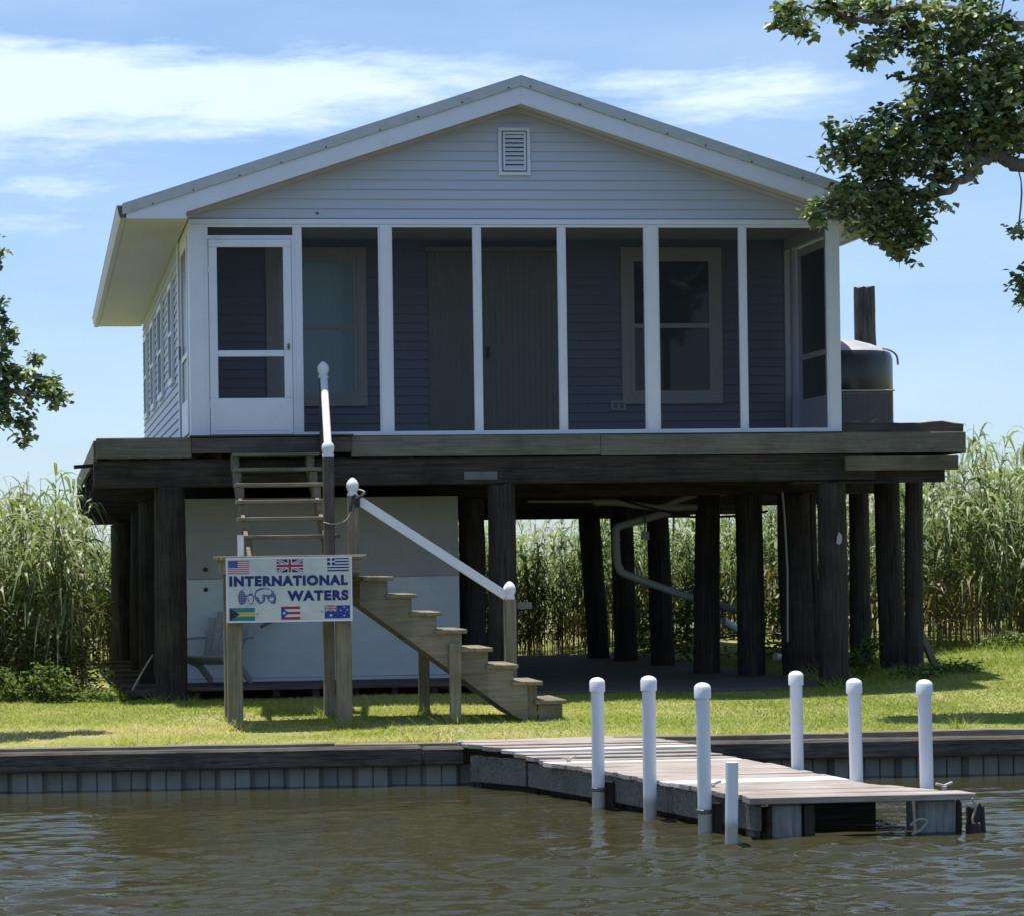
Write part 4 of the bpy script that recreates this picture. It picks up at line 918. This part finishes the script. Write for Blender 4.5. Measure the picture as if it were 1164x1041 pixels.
# grass blades
def noise2(x, y, s, seed):
    r_ = np.random.default_rng(seed); v = 0
    for k in range(7):
        a = r_.uniform(0, 6.28); f_ = s * r_.uniform(.6, 1.9); v = v + np.sin(x * f_ * math.cos(a) + y * f_ * math.sin(a) + r_.uniform(0, 6.28))
    return v / 7 + .5
def grass(n, x0, x1, y0, y1, h0, h1, dens=None):
    x = rng.uniform(x0, x1, n); y = rng.uniform(y0, y1, n)
    keep = (y > yb(x) + .04) & ~((x > 3.45) & (x < 7) & (y > -.1) & (y < 8.4)) & ~((x > -.1) & (x < 3.1) & (y > .2))
    x, y = x[keep], y[keep]; n = len(x)
    tall = noise2(x, y, 2.5, 4); h = rng.uniform(h0, h1, n) * (.7 + .8 * np.clip(tall, 0, 1)); 
    edge = sst(.9, .0, y - yb(x)); 
    a = rng.uniform(0, math.pi, n); w_ = rng.uniform(.004, .009, n); ln = rng.uniform(-1.5, 1.5, (n, 2)) * h[:, None]
    z = gz(x, y) - .005
    V = np.empty((n, 3, 3)); V[:, 0] = np.stack([x - np.cos(a) * w_, y - np.sin(a) * w_, z], -1); V[:, 1] = np.stack([x + np.cos(a) * w_, y + np.sin(a) * w_, z], -1); V[:, 2] = np.stack([x + ln[:, 0], y + ln[:, 1], z + h], -1)
    dry = np.clip(noise2(x * .8, y * 1.6, 1.6, 11) * 1.1 - .30, 0, 1) * (1 - sst(1.5, 4.5, x) * .7) + edge * .55 - .30 * sst(3.5, 5.5, x)
    dry = dry + .9 * np.exp(-((x + .9) / 1.5) ** 2 - ((y + 2.9) / .6) ** 2)
    tone = np.clip(dry * .8 + rng.normal(.12, .17, n), 0, 1)
    return V.reshape(-1, 3), np.arange(3 * n).reshape(-1, 3), np.repeat(tone, 3)
ga = grass(150000, -4.5, 11.5, -4.7, 1.6, .014, .034); gb_ = grass(9000, 6.8, 12, -.3, 5.5, .04, .12)
def tufts(spots):
    A = [grass(int(n), x - r_, x + r_, y - r_, y + r_, .05, .13) for x, y, r_, n in spots]; return A
tf_ = tufts([(.2, -2.75, .12, 120), (1.2, -2.75, .13, 120), (.2, -2.0, .1, 70), (1.15, -2.0, .1, 70), (2.07, -2.0, .1, 60), (2.24, -2.68, .09, 60), (3.0, -2.5, .12, 60), (6.86, -.15, .25, 160), (-.25, -.14, .22, 120)] + [(rng.uniform(-3, 9), 0, .1, 50) for k in range(0)]
            + [(x_, float(yb(x_)) + .1, .1, 45) for x_ in rng.uniform(-3.5, 9, 26)])
base_n = len(ga[0]) + len(gb_[0]); extra = []
for A in tf_:
    extra.append((A[0], A[1] + base_n, A[2])); base_n += len(A[0])
V = np.concatenate([ga[0], gb_[0]]); F = np.concatenate([ga[1], gb_[1] + len(ga[0])]); T = np.concatenate([ga[2], gb_[2]])
V = np.concatenate([V] + [e_[0] for e_ in extra]); F = np.concatenate([F] + [e_[1] for e_ in extra]); T = np.concatenate([T] + [e_[2] for e_ in extra])
lawn = npmesh('lawn_grass', V, F, grass_leaf, attr=T); tag(lawn, 'short sunlit yellow green lawn between the bulkhead and the house', 'grass', kind='stuff')

# reeds
def reed_variant(rs, h, nl, tassel):
    V = []; F = []; T = []
    def ribbon(pts, ws, tn, side):
        n0 = len(V)
        for i, (p_, w_) in enumerate(zip(pts, ws)):
            V.append(p_ - side * w_); V.append(p_ + side * w_); T.extend([tn[i]] * 2)
        for i in range(len(pts) - 1): F.append((n0 + 2 * i, n0 + 2 * i + 1, n0 + 2 * i + 3, n0 + 2 * i + 2))
    bx, by = rs.uniform(-.16, .16, 2) * h * .6
    def stem(t_): return np.array([bx * t_ ** 2, by * t_ ** 2, h * t_])
    ts_ = np.linspace(0, 1, 6)
    for ang in (0, 1.57): ribbon([stem(t_) for t_ in ts_], [.006 * (1 - .6 * t_) for t_ in ts_], [.15 + .35 * t_ for t_ in ts_], np.array([math.cos(ang), math.sin(ang), 0]))
    for k in range(nl):
        t0 = rs.uniform(.10, 1.0) ** .75; base = stem(t0); a = rs.uniform(0, 6.28); L_ = rs.uniform(.18, .42) * (1.05 - .35 * abs(t0 - .6)); up = rs.uniform(.35, 1.1)
        d = np.array([math.cos(a), math.sin(a), 0.]); side = np.array([-math.sin(a), math.cos(a), 0]) ; wd = rs.uniform(.010, .019)
        droop = rs.uniform(.35, 1.25)
        pts = []; n_ = 5
        for i in range(n_):
            s2 = i / (n_ - 1); pts.append(base + d * L_ * s2 * (.55 + .25 * s2) + np.array([0, 0, 1]) * L_ * (up * s2 * .75 - droop * s2 ** 2.2))
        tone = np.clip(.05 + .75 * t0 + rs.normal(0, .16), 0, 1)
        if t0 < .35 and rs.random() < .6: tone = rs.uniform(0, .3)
        ribbon(pts, [wd * .5, wd, wd * .9, wd * .55, .001], [tone] * n_, side + np.array([0, 0, rs.uniform(-.4, .4)]))
    if tassel:
        for k in range(7):
            a = rs.uniform(0, 6.28); d = np.array([math.cos(a) * .025, math.sin(a) * .025, .07]); b0 = stem(.93 + .07 * k / 10) 
            ribbon([b0, b0 + d, b0 + d * 1.6 - np.array([0, 0, .05])], [.002, .003, .001], [.3] * 3, np.array([-math.sin(a), math.cos(a), 0]))
    return np.array(V), np.array(F), np.array(T)
rs = np.random.default_rng(21)
RV = [reed_variant(rs, 1.0 * rs.uniform(.85, 1.15), int(rs.integers(20, 30)), False) for _ in range(18)]
RT = [reed_variant(rs, 1.0, 3, True) for _ in range(6)]
def field(name, spots, label, pool=RV, cat='reeds'):
    Vs = []; Fs = []; Ts = []; n0 = 0
    for (x, y, h, tb) in spots:
        V, F, T = pool[rng.integers(len(pool))]; a = rng.uniform(0, 6.28); ca, sa = math.cos(a), math.sin(a)
        k = h / 1.0; kx = .6 + .28 * k
        vx = (V[:, 0] * ca - V[:, 1] * sa) * kx + x; vy = (V[:, 0] * sa + V[:, 1] * ca) * kx + y; vz = V[:, 2] * k + float(gz(x, y)) - .03
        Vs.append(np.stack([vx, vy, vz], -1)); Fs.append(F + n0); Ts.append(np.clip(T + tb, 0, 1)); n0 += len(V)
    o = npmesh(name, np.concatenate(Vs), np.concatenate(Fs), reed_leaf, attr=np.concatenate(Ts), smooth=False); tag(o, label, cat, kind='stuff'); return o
def scatter(n, fx, fh):
    o = []
    while len(o) < n:
        x, y = fx(); h = fh(x, y)
        if h: o.append((x, y, h * rng.uniform(.72, 1.14), rng.normal(0, .13)))
    return o
def clump(x, y, s=1.3, seed=3): return float(np.clip(noise2(np.array(x), np.array(y), s, seed), 0, 1))
# left bank
def lf():
    y = .9 + 7 * rng.random() ** 1.5; return rng.uniform(-5.2 - .25 * y, -1.12 + .02 * y), y
sl_ = scatter(620, lf, lambda x, y: 1.75 + .30 * clump(x, y) + .05 * y - .1 * max(0, x + 1.6))
field('reeds', sl_, 'tall grey green reed bed left of the house behind the lawn')
def mf(): return rng.uniform(-4, 10.5), 10.35 + 3.5 * rng.random() ** 1.4
sm = scatter(1250, mf, lambda x, y: 1.55 + .6 * clump(x, y, 2.2, 8))
field('reeds', sm, 'sunlit reed bed seen between the piles behind the house')
def rf_():
    y = 3.2 + 7 * rng.random() ** 1.4; return rng.uniform(8.75 + .0 * y, 14.2 + .3 * y), y
sr = scatter(760, rf_, lambda x, y: 1.70 + .35 * clump(x, y, 1.3, 5) + .30 * float(sst(10.4, 12.2, x)) + .04 * y)
field('reeds', sr, 'tall reed bed to the right of the piles with bright bent blades')
# far marsh and faint seed stalks
def ff(): return rng.uniform(-22, 45), rng.uniform(16, 60)
field('reeds', scatter(900, ff, lambda x, y: 1.9 + .6 * clump(x, y, .5, 2)), 'distant marsh reeds filling the background to the horizon')
def tf():
    if rng.random() < .45: return rng.uniform(-8, -1.6), rng.uniform(6, 12)
    return rng.uniform(11.2, 17), rng.uniform(5, 11)
field('reeds', scatter(90, tf, lambda x, y: rng.uniform(2.2, 2.75)), 'thin pale seed stalks standing above the reed beds', RT)

# leafy plants
def leafcloud(blobs, size, per, rs, thin=1.0):
    """blobs: (cx,cy,cz, rx,ry,rz, nclusters). returns V,F,T: folded leaves of 2 quads"""
    Vs = []; Ts = []
    for (cx, cy, cz, rx, ry, rz, nc) in blobs:
        nc = max(3, int(nc * thin))
        u = rs.normal(size=(nc, 3)); u /= np.linalg.norm(u, axis=1)[:, None]; rad = rs.uniform(.15, 1, nc) ** .5
        cc = np.array([cx, cy, cz]) + u * rad[:, None] * np.array([rx, ry, rz])
        tb = rs.uniform(.08, .85, nc)
        for c_, b_ in zip(cc, tb):
            n = max(3, int(per * rs.uniform(.6, 1.4))); p_ = c_ + rs.normal(size=(n, 3)) * np.array([.042, .042, .034])
            L_ = size * rs.uniform(.65, 1.2, n); a = rs.uniform(0, 6.28, n); pit = rs.uniform(-1.0, .5, n)
            d = np.stack([np.cos(a) * np.cos(pit), np.sin(a) * np.cos(pit), np.sin(pit)], -1)
            s2 = np.cross(d, np.array([0, 0, 1.])); s2 /= np.linalg.norm(s2, axis=1)[:, None] + 1e-6
            ro_ = rs.uniform(-.9, .9, n)[:, None]; nn = np.cross(s2, d); s2 = s2 * np.cos(ro_) + nn * np.sin(ro_); nn = np.cross(s2, d)
            w_ = (L_ * .40)[:, None]; L2 = L_[:, None]
            P0 = p_; P1 = p_ + d * L2 * .45 + s2 * w_ + nn * w_ * .3; P2 = p_ + d * L2; P3 = p_ + d * L2 * .45 - s2 * w_ + nn * w_ * .3
            Vs.append(np.stack([P0, P1, P2, P3], 1)); Ts.append(np.repeat(np.clip(b_ + rs.normal(0, .17, n), 0, 1), 4))
    V = np.concatenate(Vs); n = len(V)
    V = V.reshape(-1, 3); i = np.arange(n) * 4
    F = np.concatenate([np.stack([i, i + 1, i + 2], -1), np.stack([i, i + 2, i + 3], -1)])
    return V, F, np.concatenate(Ts)
def twigs(B, base, par):
    mb = MB(); P_ = [Vector(b_[:3]) for b_ in B]; rt_ = random.Random(4)
    for i, p_ in enumerate(P_):
        c_ = [q_ for q_ in P_ if (q_ - base).length < (p_ - base).length - .05]
        if c_:
            q_ = min(c_, key=lambda v: (v - p_).length); m_ = (p_ + q_) / 2 + Vector((rt_.uniform(-.05, .05), 0, rt_.uniform(-.02, .08))) + Vector((.22, 0, .05)) * max(0, (q_ - p_).length - .45); mb.tube(smoothpath([q_, m_, p_], 4), [.009] * 4 + [.007] * 4 + [.004], 6)
        rr = B[i][3:6]
        for k in range(6):
            e_ = p_ + Vector([rt_.uniform(-1, 1) * q2 for q2 in rr]); m_ = (p_ + e_) / 2 + Vector((0, 0, .03)); mb.tube([p_, m_, e_], [.006, .004, .002], 5)
    mb.build('twigs', bark_m, par)
def limb(pts, r0, r1, wob=.05, seed=0):
    rs_ = np.random.default_rng(seed); P_ = smoothpath(pts, 8); n = len(P_)
    P_ = [p_ + Vector(rs_.normal(size=3)) * wob * (0 if i in (0, n - 1) else 1) * .3 for i, p_ in enumerate(P_)]
    return P_, [r0 + (r1 - r0) * (i / (n - 1)) for i in range(n)]
# right tree: trunk on the lawn beyond the right edge of the picture
rs = np.random.default_rng(5)
TRR = thing('tree', (11.3, -2.2, .45), 'large broad-leaved tree whose leafy limbs hang over the right corner of the roof', 'tree')
tk = MB(); 
def addlimb(mb, pts, r0, r1, seed): P_, r_ = limb(pts, r0, r1, .06, seed); mb.tube(P_, r_, 10)
addlimb(tk, [(11.3, -2.2, .2), (11.1, -2.2, 1.8), (10.9, -2.25, 3.4), (10.6, -2.3, 4.8)], .26, .19, 1)
tko = tk.build('trunk', bark_m, TRR)
br = MB()
LB = [([(10.6, -2.3, 4.7), (9.5, -2.4, 5.3), (8.5, -2.5, 5.62), (7.85, -2.5, 5.62), (7.60, -2.5, 5.70), (7.40, -2.5, 5.58), (7.1, -2.5, 5.35), (6.7, -2.5, 5.25), (6.2, -2.5, 5.15)], .10, .012),
      ([(10.6, -2.3, 4.7), (9.6, -2.2, 6.2), (8.6, -2.3, 6.9), (7.7, -2.5, 6.95), (6.9, -2.5, 7.12), (6.3, -2.5, 6.98), (5.9, -2.5, 7.1), (5.6, -2.5, 7.02)], .085, .005),
      ([(10.6, -2.3, 4.7), (10.5, -2.1, 6.4), (10.2, -1.8, 8.2)], .16, .04), ([(10.6, -2.3, 4.7), (11.8, -2.6, 6.0), (13, -2.8, 7.0)], .14, .03),
      ([(9.0, -2.4, 5.4), (8.3, -2.6, 5.1), (7.95, -2.6, 4.6)], .03, .006), ([(7.4, -2.5, 5.6), (7.0, -2.6, 6.2), (6.7, -2.7, 6.6)], .03, .006), ([(6.7, -2.5, 5.25), (6.6, -2.45, 4.95), (6.6, -2.4, 4.7)], .02, .005),
      ([(7.1, -2.5, 5.35), (6.6, -2.6, 5.65), (6.1, -2.6, 5.75)], .025, .005), ([(9.6, -2.2, 6.2), (8.2, -2.0, 6.3), (7.0, -2.2, 6.5), (6.6, -2.3, 6.5)], .06, .008), ([(6.2, -2.5, 5.15), (5.95, -2.5, 5.12), (5.78, -2.5, 5.12)], .012, .004)]
for i, (pts, a0, a1) in enumerate(LB): addlimb(br, pts, a0, a1, 10 + i)
br.build('limbs', bark_m, TRR)
B = [(5.60, -2.5, 7.12, .12, .15, .10, 14), (5.72, -2.5, 6.92, .16, .2, .11, 24), (5.50, -2.5, 6.95, .1, .15, .06, 9), (6.0, -2.5, 7.12, .2, .2, .10, 20), (6.30, -2.4, 7.1, .22, .25, .16, 30), (6.62, -2.5, 7.05, .2, .3, .22, 34), (6.35, -2.5, 6.68, .15, .2, .14, 22), (6.55, -2.5, 6.80, .12, .2, .14, 18), (6.72, -2.4, 6.82, .1, .2, .12, 12),
     (7.1, -2.5, 6.9, .38, .5, .30, 120), (7.6, -2.4, 6.8, .35, .5, .40, 150), (7.0, -2.5, 6.45, .28, .45, .30, 100), (7.45, -2.5, 6.3, .42, .5, .32, 170), (7.9, -2.3, 6.3, .3, .5, .5, 120),
     (6.75, -2.5, 6.0, .32, .4, .28, 100), (7.2, -2.5, 5.95, .38, .4, .26, 130), (7.75, -2.4, 5.9, .35, .5, .22, 110), (6.25, -2.5, 5.85, .24, .3, .18, 46), (6.45, -2.5, 5.60, .36, .35, .20, 95), (7.0, -2.5, 5.62, .25, .3, .14, 50), (6.0, -2.5, 5.66, .1, .2, .16, 14), (5.98, -2.5, 5.93, .05, .1, .05, 3),
     (6.2, -2.5, 5.35, .25, .3, .14, 40), (6.62, -2.5, 5.25, .32, .3, .22, 80), (6.0, -2.5, 5.22, .2, .2, .10, 24), (5.80, -2.5, 5.13, .14, .15, .07, 13), (6.75, -2.45, 5.0, .22, .25, .20, 50), (6.5, -2.45, 5.0, .2, .2, .12, 28), (6.2, -2.5, 5.02, .14, .2, .08, 13), (6.66, -2.45, 4.78, .13, .2, .15, 22), (6.95, -2.5, 5.28, .12, .2, .12, 12), (7.1, -2.5, 5.45, .14, .2, .09, 12), (7.35, -2.5, 5.55, .12, .2, .08, 9),
     (7.80, -2.55, 5.02, .05, .1, .07, 7), (7.86, -2.6, 4.50, .13, .2, .13, 24), (7.82, -2.6, 4.36, .08, .1, .09, 9), (8.05, -2.6, 4.5, .2, .3, .3, 40),
     (8.5, -2.3, 6.6, .5, .8, .7, 170), (9.2, -2.1, 6.0, .6, .8, .8, 170), (9.0, -2.3, 7.5, .9, 1.0, .6, 170), (7.8, -2.2, 7.6, .8, .8, .4, 150), (10.3, -1.9, 8.0, 1.1, 1.2, .9, 200), (10.4, -2.2, 6.3, 1.0, 1.1, .8, 200), (12.2, -2.5, 7.2, 1.3, 1.2, 1.0, 240), (12.5, -2.7, 5.8, .9, 1.1, .5, 100), (8.6, -2.5, 5.0, .4, .5, .3, 50), (9.3, -2.4, 4.7, .5, .5, .35, 60), (8.8, -1.0, 6.8, .8, .8, .6, 120), (9.0, -3.4, 6.4, .7, .5, .6, 80)]
V, F, T = leafcloud(B, .088, 14, rs, .55); npmesh('crown', V, F, tree_leaf, TRR, attr=T); twigs(B, Vector((10.6, -2.3, 4.7)), TRR)
# left tree
TRL = thing('tree', (-5.6, -2.4, .4), 'broad-leaved tree whose lowest branch tip shows at the left edge', 'tree')
tk = MB(); addlimb(tk, [(-5.6, -2.4, .2), (-5.5, -2.4, 2), (-5.3, -2.4, 3.6)], .25, .16, 3); tk.build('trunk', bark_m, TRL)
br = MB()
for i, (pts, a0, a1) in enumerate([([(-5.3, -2.4, 3.5), (-3.9, -2.4, 3.9), (-2.7, -2.5, 3.75), (-2.0, -2.5, 3.55), (-1.5, -2.5, 3.45)], .1, .006), ([(-5.3, -2.4, 3.5), (-4.2, -2.4, 4.8), (-2.9, -2.5, 4.9), (-2.1, -2.5, 4.6)], .1, .01), ([(-5.3, -2.4, 3.5), (-5.6, -2.2, 5), (-5.4, -2, 6.6)], .13, .03), ([(-2.7, -2.5, 3.75), (-2.1, -2.5, 3.4), (-1.8, -2.5, 3.2)], .02, .005)]): addlimb(br, pts, a0, a1, 40 + i)
br.build('limbs', bark_m, TRL)
B = [(-1.96, -2.5, 4.98, .07, .1, .09, 6), (-1.93, -2.5, 4.72, .09, .1, .08, 10), (-1.93, -2.5, 4.28, .09, .15, .12, 14), (-1.85, -2.5, 4.05, .09, .15, .10, 12), (-1.9, -2.5, 3.8, .14, .2, .11, 24), (-1.6, -2.5, 3.80, .09, .12, .05, 8), (-1.75, -2.5, 3.66, .13, .2, .08, 15), (-1.55, -2.5, 3.56, .14, .2, .09, 26), (-1.40, -2.5, 3.45, .11, .15, .07, 20), (-1.88, -2.5, 3.45, .13, .2, .12, 26), (-1.90, -2.5, 3.25, .12, .2, .08, 18), (-1.66, -2.5, 3.38, .07, .1, .05, 6), (-1.72, -2.5, 3.18, .06, .1, .09, 11), (-1.7, -2.5, 3.07, .04, .06, .04, 4), (-2.2, -2.5, 3.6, .25, .3, .3, 60), (-2.4, -2.5, 4.4, .4, .4, .5, 90), (-3.2, -2.4, 4.2, .7, .8, .7, 150),
     (-4.4, -2.4, 5.0, 1.0, 1.0, .9, 200), (-5.4, -2.2, 6.4, 1.3, 1.3, 1.0, 240), (-3.6, -2.4, 6.0, .9, 1, .7, 150)]
V, F, T = leafcloud(B, .080, 13, rs, .55); npmesh('crown', V, F, tree_leaf, TRL, attr=T); twigs(B, Vector((-5.3, -2.4, 3.5)), TRL)
# shrubs and weeds
def bush(name, blobs, label, cat='plant', size=.05, per=9, group=None, m_=weed_leaf):
    V, F, T = leafcloud(blobs, size, per, rs); o = npmesh(name, V, F, m_, attr=T); tag(o, label, cat, group); return o
bush('weed_bush', [(-2.1, .35, .62, .42, .3, .24, 120), (-2.5, .3, .6, .4, .3, .22, 80)], 'bright green weedy bush at the left edge of the lawn', 'bush')
bush('weed_bush', [(-1.45, .30, .62, .24, .25, .20, 75), (-1.55, .30, .74, .15, .2, .12, 30)], 'bright green low weed bush between the left edge and the house piles', 'bush')
bush('weed_bush', [(-.95, .40, .52, .28, .2, .10, 50)], 'low green weeds at the foot of the reeds beside the leftmost front pile', 'weeds')
bush('shrub', [(-1.9, 1.0, .95, .7, .35, .38, 190), (-1.2, 1.1, .85, .4, .3, .32, 100), (-2.9, .9, .9, .5, .3, .35, 90)], 'dark tangled undergrowth in front of the left reed bed', 'shrub', .05, 8, None,
     leafmat('undergrowth_leaf', [(0, (.04, .055, .018)), (.5, (.09, .12, .035)), (1, (.17, .19, .06))], .6, .3))
bush('weed_bush', [(7.50, .9, .74, .17, .16, .14, 40), (7.58, .9, .9, .08, .1, .08, 10)], 'small bright green bush growing between the right piles', 'bush', .055)
bush('weed_bush', [(7.9, .15, .60, .35, .2, .07, 55), (8.4, .4, .64, .3, .2, .07, 45)], 'low creeping weeds at the foot of the right piles', 'weeds')
bush('weed_bush', [(10.6, 2.6, .95, .25, .2, .2, 60), (11.2, 2.8, .92, .3, .2, .16, 50), (10.0, 2.6, .82, .35, .2, .10, 50)], 'pale green weeds along the foot of the right reed bed', 'weeds', .06)
bush('shrub', [(13.2, 5.2, 2.1, .8, .6, .85, 330), (12.4, 5.0, 1.3, .6, .5, .5, 120)], 'bright green leafy shrub among the reeds at the right edge', 'shrub', .07, 8)
bush('shrub', [(7.3, 6.2, 1.0, .5, .5, .7, 170), (8.1, 5.4, .95, .45, .5, .55, 130), (8.9, 6.3, 1.0, .5, .5, .6, 120), (7.0, 7.4, .8, .5, .5, .5, 90)], 'dark tangled bush in the shade behind the right piles', 'shrub', .07, 7)
brd = MB().bar((8.42, 1.1, .60), (8.22, 1.05, 1.02), .05, .07).build('leaning_board', weathered('z')); tag(brd, 'short grey board leaning against the foot of the rightmost pile', 'board')
for o in bpy.data.objects:
    if '_w' in o: del o['_w']
